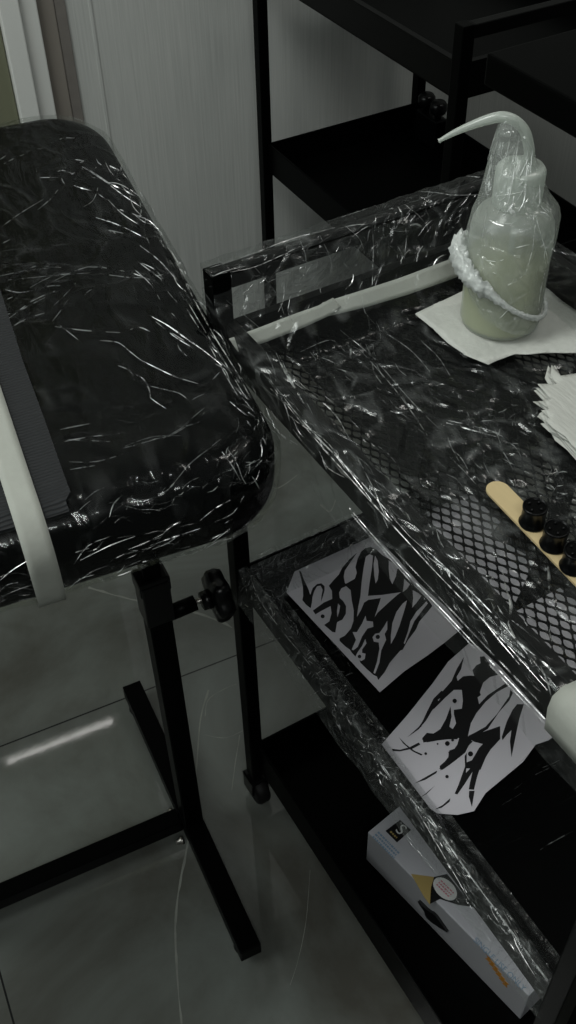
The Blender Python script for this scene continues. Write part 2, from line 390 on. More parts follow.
bm = bmesh.new(); box(bm, .10, LEN-.016, .014, WID-.014, RIM[0][0]+.0034, RIM[0][0]+.0064, .0012)  # added mat, stands in for the shade inside the rear tray
o = mk('tray_shade_mat', bm, black_metal); o.location = KP; o.rotation_euler.z = KR; tag(o, 'thin black mat added to darken the mesh top tray of the unwrapped trolley', 'mat')
# clamp with two knobs on rack shelf
kc = kl_(onz(432, 112, .478))
e = empty('knob_clamp', KP+KA*kc.x+KB*kc.y+Vector((0, 0, .4245)), KR); tag(e, 'small black twin-knob clamp lying on the middle shelf of the unwrapped trolley', 'clamp')
bm = bmesh.new(); box(bm, -.03, .03, -.012, .012, 0, .05, .003); mk('clamp_body', bm, plastic, e)
for s in (-1, 1):
    bm = bmesh.new(); n = 9
    lathe(bm, [(.006, .05), (.006, .057), (.013, .059), (.015, .064), (.015, .074), (.011, .079)], 18, c=(s*.018, 0)); mk('knob', bm, plastic, e, True)

# black side table on the right
tc0, tc1 = onz(483, 85, .80), onz(577, 140, .80); SA = (tc1-tc0); SA.z = 0; SA.normalize(); SR = math.atan2(SA.y, SA.x)
so = tc0.copy(); so.z = 0
e = empty('side_table', so, SR); tag(e, 'black slab-top side table at the right edge, in front of the unwrapped trolley', 'table')
bm = bmesh.new(); box(bm, 0, .40, 0, .45, .800, .835, .003); mk('table_top', bm, black_metal, e)
for x, y in ((.05, .22), (.36, .22), (.05, .42), (.36, .42)):
    bm = bmesh.new(); box(bm, x-.012, x+.012, y-.012, y+.012, 0, .80, .002); mk('leg', bm, black_metal, e)

# ------------------------------------------------------------------ armrest
AA, ABv = AB(-65.7); AP = onz(186, 822, .03)+ABv*.008; AP.z = 0; AR = R(-65.7)
arm = empty('armrest_stand', AP, AR); tag(arm, 'black padded armrest on a T-foot stand, wrapped in film, at left', 'armrest')
TILT = math.atan(.08); PL = .546; PW = .56; PT = .080
anch = (AP+AA*.153+ABv*.0885)*.966-AP; PC = Matrix.Translation((anch.dot(AA), anch.dot(ABv)-PW/2, .790)) @ Matrix.Rotation(R(-2.8), 4, 'Z') @ Matrix.Rotation(TILT, 4, 'Y') @ Matrix.Translation((-PL/2, 0, -PT/2))  # slab centre frame
def slab(n, off, rc, re, disp=None):
    bm = gridbox(*n, PL/2+off, PW/2+off, PT/2+off)
    for v in bm.verts:
        p, nr = round_map(v.co, PL/2+off, PW/2+off, PT/2+off, rc, re)
        # soft crown
        cr = .006*(1-(p.x/(PL/2))**2)*(1-(p.y/(PW/2))**2) if p.z > 0 else 0
        p.z += max(cr, 0)
        if disp: p = p+nr*disp(p, nr)
        v.co = PC @ p
    bmesh.ops.remove_doubles(bm, verts=bm.verts[:], dist=1e-4)
    return bm
mk('pad', slab((60, 64, 12), 0, .065, .030), vinyl, arm, True)
pl_ = lambda p: local(p, AP, AA, ABv)
def wr(p, nr):
    q = p*1.0
    a = noise.noise(Vector((q.x*9+q.y*5, q.y*38-q.x*14, q.z*20)))
    b = noise.noise(Vector((q.x*60, q.y*70, q.z*60)))
    side = 1.6 if abs(nr.z) < .8 else .7
    return min(max(-.0010, (abs(a)*-.0024+.0009+b*.0007)*side)+.0008, .0022)
# post, sleeve, feet
bm = bmesh.new(); lean = R(1.5)
box(bm, -.0125, .0125, -.0125, .0125, .035, .46, .0015); mk('lower_post', bm, black_metal, arm)
bm = bmesh.new(); box(bm, -.0148, .0148, -.0148, .0148, .455, .515, .002); box(bm, -.0135, .0135, -.0165, .0165, .50, .520, .003); mk('sleeve', bm, plastic, arm)
bm = bmesh.new(); box(bm, -.0095, .0095, -.0095, .0095, .46, .702, .0015); mk('upper_post', bm, black_metal, arm)
bm = bmesh.new(); box(bm, -.09, .06, -.02, .02, -.004, .001, .001, mtx=Matrix.Translation((0, 0, .7065)) @ Matrix.Rotation(TILT, 4, 'Y')); mk('pad_bracket', bm, black_metal, arm)
bm = bmesh.new(); box(bm, -.236, .192, -.0135, .0135, .013, .037, .0015); fb = mk('foot_bar', bm, black_metal, arm)
bm = bmesh.new(); box(bm, -.236, .192, -.3135-.06, -.2865-.06, .013, .037, .0015); mk('foot_bar', bm, black_metal, arm)
bm = bmesh.new(); box(bm, -.022, .001, -.345, -.0140, .014, .036, .0015); mk('cross_bar', bm, black_metal, arm)
bm = bmesh.new(); box(bm, -.0125, .0125, -.3725, -.3475, .037, .46, .0015); box(bm, -.0095, .0095, -.3695, -.3505, .45, .702); mk('lower_post', bm, black_metal, arm)
for x, y in ((-.215, 0), (.17, 0), (-.215, -.36), (.17, -.36)):
    bm = bmesh.new(); lathe(bm, [(.013, 0), (.014, .003), (.011, .012), (.006, .014)], 20, c=(x, y)); 
    mk('foot_pad', bm, rubber, arm, True)
for x, y, z in ((-.022, -.018, .03), (.022, -.02, .03)):
    bm = bmesh.new(); lathe(bm, [(.0055, 0), (.0055, .004), (.0035, .006), (.003, .010)], 12)
    bmesh.ops.transform(bm, verts=bm.verts[:], matrix=Matrix.Translation((x, y, z)) @ Matrix.Rotation(R(90 if x < 0 else 90), 4, 'X')); mk('bolt', bm, steel, arm, True)
# clamp knob, axis pointing to +B and slightly up-left
kz = .450
bm = bmesh.new(); sweep(bm, [(0, .012, kz), (0, .042, kz+.002)], .0085, 16); kb = mk('knob_collar', bm, black_metal, arm, True)
bm = bmesh.new(); sweep(bm, [(0, .040, kz+.002), (0, .054, kz+.003)], .003, 10); mk('knob_screw', bm, steel, arm, True)
bm = bmesh.new()
sweep(bm, [(0, .049, kz), (0, .059, kz)], [.010, .011], 18)
n = 48; rings = []
for r_, yy in ((.012, .058), (.0255, .060), (.0275, .063), (.0275, .071), (.0245, .077), (.010, .079)):
    rings.append([bm.verts.new((rr*math.cos(a), yy, kz+rr*math.sin(a))) for a, rr in [(2*math.pi*k/n, r_*(1+(.10*math.cos(6*2*math.pi*k/n) if r_ > .015 else 0))) for k in range(n)]])
for a, b in zip(rings, rings[1:]):
    for k in range(n): bm.faces.new((a[k], a[(k+1) % n], b[(k+1) % n], b[k]))
bm.faces.new(rings[0]); bm.faces.new(rings[-1][::-1])
mk('clamp_knob', bm, plastic, arm, True)
# webbing strap on the pad
def padtop(x, y):                                # pixel -> pad slab frame
    n = (PC.to_3x3() @ Vector((0, 0, 1))); p0 = PC @ Vector((0, 0, PT/2+.004))
    W = lambda v: AP+AA*v.x+ABv*v.y+Vector((0, 0, v.z))
    nw = AA*n.x+ABv*n.y+Vector((0, 0, n.z))
    q = onplane(x, y, W(p0), nw); return PC.inverted() @ pl_(q)
ppx = [(-60, 250), (-20, 180), (3, 300), (24, 366), (46, 425), (67, 484), (71, 494), (66, 502), (69, 509), (50, 515), (-10, 530), (-50, 538)]
ra, rb = padtop(3, 300), padtop(67, 484); ev = (rb-ra); ev.z = 0; ev.normalize(); sv = Vector((ev.y, -ev.x, 0))
sp_ = [ra-ev*.08] + [padtop(*q) for q in ppx[2:9]]
endp = padtop(50, 515); sp_ += [endp, endp+sv*.075, ra-ev*.08+sv*.10]
bm = bmesh.new(); bm.faces.new([bm.verts.new((q.x, q.y, 0)) for q in sp_])
for ax in (0, 1):
    for k in range(-30, 31):
        no = Vector((1, 0, 0)) if ax == 0 else Vector((0, 1, 0))
        bmesh.ops.bisect_plane(bm, geom=bm.verts[:]+bm.edges[:]+bm.faces[:], plane_co=no*k*.01, plane_no=no)
rx = bmesh.ops.extrude_face_region(bm, geom=bm.faces[:]); up_ = set(v for v in rx['geom'] if isinstance(v, bmesh.types.BMVert))
for v in bm.verts:
    ex = max(0, v.co.x-(PL/2-.03)); dz = .03-math.sqrt(max(.0001, .0009-ex*ex))
    zc = -dz+.006*max(0, 1-(v.co.x/(PL/2))**2)*max(0, 1-(v.co.y/(PW/2))**2)
    v.co = PC @ Vector((v.co.x, v.co.y, PT/2+zc+(.0062 if v in up_ else .0030)))
st = mk('strap', bm, web_m, arm); st['label'] = 'dark woven webbing strap'

def quadstrip(name, paths, m, thick=.0002, two=True):
    """paths: list of rows of points (each row same length) -> sheet"""
    bm = bmesh.new(); g = [[bm.verts.new(p) for p in row] for row in paths]
    for a, b in zip(g, g[1:]):
        for k in range(len(a)-1): bm.faces.new((a[k], a[k+1], b[k+1], b[k]))
    bmesh.ops.recalc_face_normals(bm, faces=bm.faces[:])
    o = mk(name, bm, m, None, True)
    s = o.modifiers.new('thickness', 'SOLIDIFY'); s.thickness = thick; s.offset = 0
    return o
# pad film
def to_pad(o): o.location = AP; o.rotation_euler.z = AR; return o
bm_f = slab((150, 150, 34), .0026, .067, .032, wr)
FILMS = {}
def bvh_world(bm, frame):
    org, A, B = frame
    bmesh.ops.triangulate(bm, faces=bm.faces[:])
    vs = [org+A*v.co.x+B*v.co.y+Vector((0, 0, v.co.z)) for v in bm.verts]; bm.verts.index_update()
    return BVHTree.FromPolygons(vs, [[v.index for v in f.verts] for f in bm.faces])
def add_fold(bm, bvh, frame, pts, w=.0008, h=.0006, mi=1, off=.0004, sub=5, taper=True, jit=0.0):
    org, A, B = frame; out = []
    pp = smooth_path([(x, y, 0) for x, y in pts], sub)
    for q in pp:
        d = ray(q.x, q.y).normalized(); hit = bvh.ray_cast(CAM, d)
        if hit[0] is None:
            if len(out) > 1: break
            else: out = []; continue
        if out and (hit[0]-out[-1][0]).length > .03: break
        nn = hit[1] if hit[1].dot(d) < 0 else -hit[1]
        out.append((hit[0], nn))
    if len(out) < 2: return
    prev = None; n = len(out)
    for i, (p, nr) in enumerate(out):
        t = (out[min(i+1, n-1)][0]-out[max(i-1, 0)][0])
        if t.length < 1e-7: continue
        t.normalize(); s = nr.cross(t).normalized(); u = i/(n-1)
        ww = w*((.25+.75*math.sin(math.pi*min(max(u, .02), .98))) if taper else 1)*(.75+.5*random.random())
        p = p+nr*off+s*random.uniform(-jit, jit)
        L3 = [p+s*ww/2, p+nr*h*(ww/w), p-s*ww/2]
        cur = [bm.verts.new(local(q, org, A, B)) for q in L3]
        if prev:
            for a in (0, 1):
                f = bm.faces.new((prev[a], prev[a+1], cur[a+1], cur[a])); f.material_index = mi
        prev = cur
def finish_film(name, bm, strokes, frame, mats, label, width=.0008, rnd=()):
    b2 = bm.copy(); bvh = bvh_world(b2, frame); b2.free()
    bmesh.ops.recalc_face_normals(bm, faces=bm.faces[:])
    for s in strokes:
        w = width
        if isinstance(s, dict): add_fold(bm, bvh, frame, s['p'], s.get('w', width), s.get('h', .0006), s.get('mi', 1), taper=s.get('t', True)); continue
        add_fold(bm, bvh, frame, s, width)
    for (poly, cnt, ang, spread, lmin, lmax, w) in rnd:      # poly = (x0,y0,x1,y1,halfwidth) band
        for _ in range(int(cnt*.75)):
            u = random.random(); x = poly[0]+(poly[2]-poly[0])*u; y = poly[1]+(poly[3]-poly[1])*u
            dx, dy = poly[2]-poly[0], poly[3]-poly[1]; ln = math.hypot(dx, dy); k = random.uniform(-1, 1)*poly[4]
            x += -dy/ln*k; y += dx/ln*k
            a = R(ang+random.gauss(0, spread)); l = random.uniform(lmin, lmax); c = random.uniform(-.15, .15)*l
            p = [(x-math.cos(a)*l/2, y-math.sin(a)*l/2), (x-math.sin(a)*c, y+math.cos(a)*c), (x+math.cos(a)*l/2, y+math.sin(a)*l/2)]
            br = random.random() < .27
            add_fold(bm, bvh, frame, p, w*random.uniform(.5, 1.2)*(1.15 if br else .9), sub=3, mi=1 if br else 2)
    me = bpy.data.meshes.new(name); bm.to_mesh(me); bm.free()
    for m_ in mats: me.materials.append(m_)
    for p_ in me.polygons: p_.use_smooth = p_.material_index in (0, 3)
    o = bpy.data.objects.new(name, me); C.objects.link(o)
    o.location = frame[0]; o.rotation_euler.z = math.atan2(frame[1].y, frame[1].x); tag(o, label, 'cling film')
    return o
pad_strokes = [
 [(2, 227), (20, 214), (43, 200)], [(38, 210), (50, 200), (58, 190)], {'p': [(82, 167), (95, 174), (110, 184), (130, 193)], 'w': .0014},
 [(84, 168), (105, 182), (125, 197), (140, 207)], [(98, 187), (96, 195), (92, 202), (84, 207)], {'p': [(74, 186), (83, 189), (92, 191)], 'w': .001},
 [(110, 166), (120, 172), (128, 180)], [(75, 160), (88, 162)], [(96, 218), (120, 226), (148, 240)], [(105, 230), (125, 234)],
 [(0, 245), (10, 240)], [(0, 160), (6, 156)], [(40, 178), (58, 178)],
 [(108, 200), (122, 214), (140, 226)], [(130, 190), (150, 206), (160, 222)],
 # middle fans
 [(0, 325), (22, 310), (45, 298)], [(10, 318), (35, 300), (60, 290)], [(0, 335), (25, 320), (50, 312)], [(5, 290), (20, 293), (38, 290)],
 [(60, 326), (68, 332), (78, 340)], [(52, 322), (60, 312), (68, 300)], [(55, 327), (85, 331), (120, 333)], [(100, 341), (118, 343), (130, 352), (140, 360)],
 {'p': [(140, 360), (160, 370), (178, 378), (205, 386)], 'w': .0009}, [(130, 330), (140, 328), (150, 332)],
 {'p': [(150, 316), (168, 326), (185, 338), (205, 352), (222, 366)], 'w': .0013}, [(156, 322), (176, 338), (196, 350)],
 [(118, 366), (128, 370), (134, 376)], {'p': [(134, 374), (144, 380), (150, 392), (150, 398)], 'w': .0009}, [(150, 398), (158, 404), (166, 409)],
 [(148, 386), (165, 390), (180, 394), (190, 402)], [(190, 402), (196, 398), (205, 394)], [(198, 388), (210, 382), (220, 372)],
 [(168, 436), (182, 428), (195, 416), (205, 408)], [(152, 440), (170, 436), (188, 426)],
 [(55, 444), (85, 438), (120, 434)], [(68, 440), (110, 442)], [(60, 430), (90, 424)], [(70, 470), (95, 466)],
 [(85, 500), (95, 492), (104, 488)], [(78, 512), (84, 506), (92, 500)], {'p': [(155, 498), (168, 490), (178, 478)], 'w': .0011}, [(178, 478), (190, 464), (205, 452), (220, 440)],
 [(228, 450), (236, 462), (242, 478), (249, 488)], [(222, 452), (232, 466), (240, 480)], [(200, 520), (215, 508), (230, 500)],
 [(0, 580), (12, 570), (28, 560)], [(0, 590), (8, 584), (18, 582)], [(0, 545), (15, 540), (25, 538)], [(80, 560), (110, 545), (135, 536)], [(150, 545), (175, 536), (200, 528)],
 [(140, 246), (160, 262), (176, 280)], [(160, 232), (170, 250), (182, 272), (192, 296)], [(176, 262), (186, 285), (198, 308), (212, 332)], [(186, 300), (204, 330), (222, 360)],
 [(200, 312), (216, 340), (236, 372), (250, 398)], [(216, 348), (230, 372), (244, 396)], [(206, 340), (228, 380), (240, 400)], [(230, 402), (244, 414), (256, 420)],
 [(120, 210), (150, 222), (165, 240)], [(132, 268), (150, 284), (160, 300)], [(138, 262), (162, 280)], [(128, 272), (150, 280)],
]
pad_rnd = [((125, 165, 215, 330, 12), 90, 62, 20, 6, 26, .0006), ((215, 330, 268, 440, 14), 60, 60, 25, 5, 22, .0006),
           ((0, 262, 150, 270, 18), 34, -8, 8, 30, 90, .00035), ((0, 310, 90, 300, 25), 55, -30, 24, 6, 34, .0005), ((90, 170, 150, 230, 20), 45, 35, 18, 6, 30, .0005),
           ((60, 175, 95, 165, 14), 30, -40, 40, 4, 10, .0006), ((140, 270, 215, 350, 26), 40, 45, 18, 8, 34, .0005),
           ((80, 445, 200, 420, 18), 16, -10, 8, 25, 60, .0004), ((70, 520, 240, 470, 16), 80, -30, 25, 4, 26, .0006),
           ((0, 600, 240, 515, 20), 70, -22, 16, 8, 46, .0005), ((215, 430, 270, 470, 25), 70, -50, 40, 4, 20, .0006), ((10, 150, 80, 140, 12), 10, -20, 10, 10, 40, .0004)]
finish_film('cling_film', bm_f, pad_strokes, (AP, AA, ABv), [film_pad, fold_m, fold_f], 'clear crinkled cling film wrapped around the armrest pad', .0007, pad_rnd)

# tape on the pad: follows the slab profile in the x-z section
def pad_profile(off):
    hx, hz, re = PL/2+off, PT/2+off, .03+off
    pts = [(-hx+.06, hz)]
    for k in range(12): pts.append((-hx+.06+(2*hx-.06-re)*(k+1)/12, hz))
    for k in range(1, 9):
        a = R(90-90*k/8); pts.append((hx-re+re*math.cos(a), hz-re+re*math.sin(a)))
    pts.append((hx, -hz+re))
    for k in range(1, 7):
        a = R(-90*k/6); pts.append((hx-re+re*math.cos(a), -hz+re+re*math.sin(a)))
    pts.append((hx-re-.08, -hz))
    return pts
tl, tr_ = padtop(0, 432), padtop(45, 530)
def tape_center(x): u = (x-tl.x)/(tr_.x-tl.x); return tl.y+(tr_.y-tl.y)*u
cl_, cr_ = padtop(0, 440), padtop(42, 525)
b_hi0, b_hi1 = padtop(2, 398), padtop(56, 545); b_lo0, b_lo1 = padtop(4, 495), padtop(25, 570)
def lin(a, b, x): return a.y+(b.y-a.y)*(x-a.x)/(b.x-a.x)
def ctape(x): return (lin(b_hi0, b_hi1, x)+lin(b_lo0, b_lo1, x))/2
hwid = (lin(b_hi0, b_hi1, .2)-lin(b_lo0, b_lo1, .2))/2
rows = []
crown = lambda x, y: .006*max(0, 1-(x/(PL/2))**2)*max(0, 1-(y/(PW/2))**2)
for x, z in pad_profile(.0085):
    c = ctape(min(x, .235)); row = []
    for k in range(5):
        yy = c-hwid+2*hwid*k/4
        row.append(PC @ Vector((x, yy, z+(crown(x, yy) if z > .02 else 0))))
    rows.append(row)
o = quadstrip('masking_tape', rows, tape_m, .0004); to_pad(o)
tag(o, 'wide pale masking tape strip running over the armrest pad and its strap', 'tape')

# ------------------------------------------------------------------ film over the top tray of the trolley
FR = (TP, TA, TB)
ZF = .7395
def drape(x, y):
    # profile along x (x=0 far handle), y=0 is the outer long side
    z = ZF+.0035
    if x < .05: z = max(z, .8295-(x+.006)*1.75) if x > .008 else .8305
    e = min(abs(y+.004), 9)
    if y < .012: z = max(z, .7815)
    elif y < .045: z = max(z, .7815-(y-.012)*1.15)
    if y > WID-.012: z = max(z, .7815)
    elif y > WID-.045: z = max(z, .7815-(WID-.012-y)*-1*-1.15)
    if x > LEN-.012: z = max(z, .8305)
    elif x > LEN-.06: z = max(z, .8305-(LEN-.012-x)*1.7)
    return z
bm = bmesh.new(); nx, ny = 190, 130; g = []
for i in range(nx+1):
    row = []
    for j in range(ny+1):
        u = i/nx; v = j/ny
        x = -.013+(LEN+.026)*u; y = -.008+(WID+.016)*v
        z = drape(x, y)
        w = noise.noise(Vector((x*22+y*9, y*60-x*30, 3.1))); w2 = noise.noise(Vector((x*90, y*100, 1.7)))
        z += (abs(w)*.0038+w2*.0012)*(1 if z < .775 else .5)
        row.append(bm.verts.new((x, y, z)))
    g.append(row)
for i in range(nx):
    for j in range(ny): bm.faces.new((g[i][j], g[i+1][j], g[i+1][j+1], g[i][j+1]))
# skirts hanging outside the rims
def skirt(edge, dirv, drop, n=9, fl=.004):
    prev = edge
    for k in range(1, n+1):
        cur = []
        for q, v in enumerate(edge):
            ww = noise.noise(Vector((v.co.x*26, v.co.y*26, k*.25)))*.0035*k/n
            cur.append(bm.verts.new(Vector((v.co.x, v.co.y, v.co.z-(v.co.z-drop)*k/n))+dirv*(fl*k/n+ww)))
        for q in range(len(edge)-1): bm.faces.new((prev[q], prev[q+1], cur[q+1], cur[q]))
        prev = cur
skirt([g[i][0] for i in range(nx+1)], Vector((0, -1, 0)), .723)
skirt([g[0][j] for j in range(ny+1)], Vector((-1, 0, 0)), .735)
tray_strokes = [
 {'p': [(350, 508), (400, 565), (450, 617), (500, 670), (546, 719)], 'w': .0007, 't': False, 'mi': 1}, {'p': [(396, 551), (440, 597), (490, 650), (545, 707)], 'w': .0008, 't': False, 'mi': 2}, {'p': [(352, 514), (400, 569), (450, 621), (500, 675), (546, 724)], 'w': .0010, 't': False, 'mi': 2},
 {'p': [(275, 352), (285, 372), (297, 392), (304, 404)], 'w': .0016}, {'p': [(279, 356), (290, 378), (300, 398)], 'w': .0012}, [(266, 352), (274, 370), (276, 382)],
 {'p': [(398, 207), (402, 215), (398, 224), (395, 229)], 'w': .0022}, [(372, 222), (373, 250), (372, 285)], [(376, 212), (374, 235)], [(405, 222), (406, 240), (404, 258)],
 {'p': [(210, 268), (250, 255), (290, 240), (335, 228)], 'w': .0014}, [(216, 274), (250, 268), (275, 258), (300, 246)], [(340, 218), (370, 208), (400, 196), (440, 186)],
 [(425, 180), (455, 176), (480, 178)], [(382, 196), (420, 192), (455, 195), (490, 194)], [(335, 230), (352, 226), (378, 222)], [(284, 282), (283, 300), (278, 312)], [(290, 296), (288, 312), (293, 322)],
 [(226, 300), (250, 320), (262, 330)], [(250, 262), (275, 292), (285, 318)], [(300, 240), (306, 260), (302, 280)], [(320, 236), (330, 258), (332, 275)],
 [(200, 283), (222, 272), (245, 266)], [(345, 226), (360, 240), (366, 262)], [(430, 190), (425, 205), (428, 215)],
 [(405, 205), (418, 215), (426, 225)], [(418, 236), (426, 225), (432, 220)], {'p': [(410, 225), (416, 224), (421, 226)], 'w': .002}, {'p': [(452, 227), (458, 230), (462, 232)], 'w': .0015},
 {'p': [(433, 265), (438, 258), (446, 254)], 'w': .0011}, [(400, 262), (404, 255), (409, 250)], [(375, 286), (380, 270), (384, 262)],
 # interior long creases
 [(300, 420), (330, 446), (372, 500)], [(290, 380), (330, 410), (350, 440)], [(340, 330), (375, 360), (410, 400), (440, 430)], [(360, 350), (400, 396), (430, 440)],
 {'p': [(446, 423), (470, 430), (496, 437)], 'w': .0012}, [(448, 421), (475, 427), (500, 434)], [(390, 400), (396, 408), (408, 412)], {'p': [(390, 411), (398, 413), (406, 412)], 'w': .0018},
 [(300, 352), (330, 340), (345, 352)], [(310, 352), (316, 360), (310, 362)], {'p': [(348, 345), (351, 351), (350, 358)], 'w': .002}, [(356, 455), (372, 486), (388, 520)],
 [(420, 340), (440, 360), (455, 385)], [(380, 330), (410, 350), (430, 372)], [(500, 448), (508, 460), (515, 476)], [(455, 452), (462, 460), (468, 470)],
 # along the long rim
 {'p': [(262, 372), (300, 420), (340, 466), (398, 530), (450, 586), (500, 636), (548, 690)], 'w': .0007}, {'p': [(268, 378), (310, 428), (360, 480), (410, 536)], 'w': .001},
 {'p': [(410, 536), (450, 572), (500, 622), (545, 676)], 'w': .001}, {'p': [(428, 556), (446, 570), (452, 580)], 'w': .0016}, {'p': [(452, 580), (470, 598), (486, 618)], 'w': .0014},
 {'p': [(502, 570), (506, 590), (511, 606), (508, 624)], 'w': .0022}, {'p': [(508, 624), (516, 640), (530, 652)], 'w': .0018}, {'p': [(530, 652), (545, 664), (556, 676)], 'w': .0018},
 {'p': [(548, 566), (549, 578), (549, 590)], 'w': .0018}, {'p': [(486, 576), (492, 578), (490, 583)], 'w': .002}, {'p': [(540, 666), (548, 682), (552, 698)], 'w': .0016},
 [(470, 606), (484, 620), (500, 640), (520, 664)], [(495, 430), (500, 442), (503, 452)],
]
tray_rnd = [((400, 500, 550, 690, 9), 120, 45, 28, 4, 22, .0008), ((262, 370, 400, 520, 10), 60, 50, 12, 10, 40, .0006), ((215, 285, 450, 195, 12), 70, -24, 22, 5, 26, .0006),
            ((340, 240, 470, 215, 30), 80, -70, 25, 4, 18, .0007), ((280, 320, 460, 240, 10), 40, -60, 30, 5, 18, .0007), ((290, 400, 400, 500, 30), 50, 48, 12, 12, 50, .0005),
            ((340, 330, 500, 480, 35), 110, 45, 20, 8, 40, .0005), ((470, 410, 530, 440, 22), 70, 20, 60, 3, 12, .0009), ((520, 380, 540, 430, 14), 40, 40, 60, 3, 10, .0008), ((545, 470, 576, 500, 12), 60, 30, 60, 3, 10, .0009),
            ((440, 600, 560, 660, 24), 40, 60, 30, 6, 22, .0007), ((230, 300, 330, 270, 12), 26, -50, 25, 8, 26, .0004)]
finish_film('cling_film', bm, tray_strokes, FR, [film_tray, fold_m, fold_f], 'clear crinkled cling film over the mesh top tray and handle of the wrapped trolley', .0007, tray_rnd)

# ------------------------------------------------------------------ film over the middle tray
bm = bmesh.new(); nx, ny = 150, 100; g = []
Z1 = RIM[1][1]+.004; ZM = RIM[1][0]+.0042
for i in range(nx+1):
    row = []
    for j in range(ny+1):
        x = .0+(LEN)*i/nx; y = -.006+(WID+.012)*j/ny
        z = ZM
        if x < .005: z = Z1
        elif x < .030: z = max(z, Z1-(x-.005)*2.0)
        if y < .004: z = max(z, Z1)
        elif y < .030: z = max(z, Z1-(y-.004)*1.9)
        if y > WID-.03: z = max(z, Z1-(WID-.004-y)*1.9 if y < WID-.004 else Z1)
        if x > LEN-.03: z = max(z, Z1-(LEN-.005-x)*2.0 if x < LEN-.005 else Z1)
        wv = noise.noise(Vector((x*50, y*90, 8.1)))
        if z > ZM+.001: z += abs(wv)*.002+abs(noise.noise(Vector((x*140, y*140, 2))))*.0015
        row.append(bm.verts.new((x, y, z)))
    g.append(row)
for i in range(nx):
    for j in range(ny): bm.faces.new((g[i][j], g[i+1][j], g[i+1][j+1], g[i][j+1]))
skirt([g[i][0] for i in range(nx+1)], Vector((0, -1, 0)), .416, 8, .003)
mid_strokes = [{'p': [(400, 784), (430, 818), (471, 877), (511, 931), (548, 981)], 'w': .0013, 'h': .0012, 't': False}, {'p': [(412, 800), (440, 834), (476, 884), (512, 932), (546, 979)], 'w': .0011, 't': False}, {'p': [(377, 757), (385, 768), (392, 778)], 'w': .0014},
 {'p': [(375, 690+60), (380, 762), (388, 775)], 'w': .0012}, [(415, 806), (440, 848), (470, 900)], {'p': [(428, 822), (434, 838), (436, 850)], 'w': .0012},
 [(505, 920), (520, 950), (535, 975)], [(500, 905), (530, 960)], [(540, 850), (560, 838), (572, 832)], [(545, 846), (565, 836)], [(542, 768), (552, 764), (560, 760)], [(535, 775), (556, 765)],
 [(330, 640), (345, 658), (352, 672)], [(255, 560), (290, 545), (330, 528), (360, 516)], [(250, 575), (260, 600), (290, 640), (330, 690)], [(262, 590), (268, 596), (280, 600)]]
film_rim = film_mat('cling_film_rim', .02, .05, (70, 40, 60), (0, 0, .1), 90, .2, 1.0, crease=.22)
for f in bm.faces:
    c = f.calc_center_median()
    if c.z > ZM+.0016 or c.y < .036 or c.y < 0: f.material_index = 3
mid_rnd = [((255, 590, 400, 770, 24), 200, 45, 60, 2, 9, .0006), ((262, 600, 400, 780, 16), 300, 40, 50, 3, 12, .0006), ((250, 575, 290, 640, 12), 60, 50, 45, 3, 14, .0006), ((250, 558, 345, 522, 5), 40, -22, 12, 6, 26, .0005),
           ((270, 590, 370, 700, 28), 160, -30, 20, 4, 16, .0004), ((400, 790, 540, 970, 9), 50, 52, 10, 8, 36, .0004), ((250, 575, 300, 560, 10), 24, -20, 8, 10, 40, .0003), ((440, 860, 570, 770, 30), 20, -30, 8, 14, 46, .00025)]
finish_film('cling_film', bm, mid_strokes, FR, [film_mid, fold_m, fold_f, film_rim], 'clear cling film lining the middle shelf of the wrapped trolley, crumpled along its rim', .0006, mid_rnd)

# ------------------------------------------------------------------ tapes on the trolley
def band(name, ptsA, ptsB, m, label, lift=.0):
    """strip between two polylines given in the trolley frame"""
    rows = []
    for a, b in zip(ptsA, ptsB):
        rows.append([a.lerp(b, k/4)+Vector((0, 0, lift+.0004*noise.noise(a*60))) for k in range(5)])
    o = quadstrip(name, rows, m, .0004); at_tr(o); return tag(o, label, 'tape')
def incl(x, y):                                   # plane leaning over the inside of the far rim
    n = (TA*.82+Vector((0, 0, .57))); p0 = TP+TA*.016+Vector((0, 0, .777)); return tl_(onplane(x, y, p0, n))
up = [(229, 341), (260, 329), (300, 314), (330, 304)]; lo = [(237, 355), (268, 344), (306, 329), (332, 318)]
torn_u = [(336, 301), (334, 306)]; torn_l = [(339, 309), (338, 312)]
tA = [incl(*q) for q in [(229, 341), (260, 329.5), (295, 316), (318, 308), (333, 300), (338, 306)]]
tB = [incl(*q) for q in [(238, 354), (268, 343.5), (303, 330), (325, 320), (335, 315), (341, 309)]]
band('masking_tape', tA, tB, tape_m2, 'left piece of pale tape with torn end, on the far rim of the top tray', .0024)
tA = [incl(*q) for q in [(322, 304), (360, 292), (400, 279), (440, 264), (480, 249)]]
tB = [incl(*q) for q in [(326, 318), (367, 308), (407, 296), (447, 282), (487, 266)]]
band('masking_tape', tA, tB, tape_m2, 'longer piece of pale tape on the top tray rim running behind the wash bottle', .0012)
q = tpx(566, 720, .782); a0 = q.x
p1 = tpx(552, 716, .782).x; 
prof = [(.055, .7445), (.030, .764), (.012, .7835), (.004, .7865), (-.006, .7865), (-.0125, .781), (-.0150, .772), (-.0150, .762), (-.0148, .752)]
rows = []
for k, (yy, zz) in enumerate(prof):
    rows.append([Vector((a0-.016+.036*j/4+ (.0012*math.sin(j*3+k)), yy, zz)) for j in range(5)])
o = quadstrip('masking_tape', rows, tape_m, .0004); at_tr(o); tag(o, 'pale tape folded over the side rim of the top tray, at the right edge', 'tape')

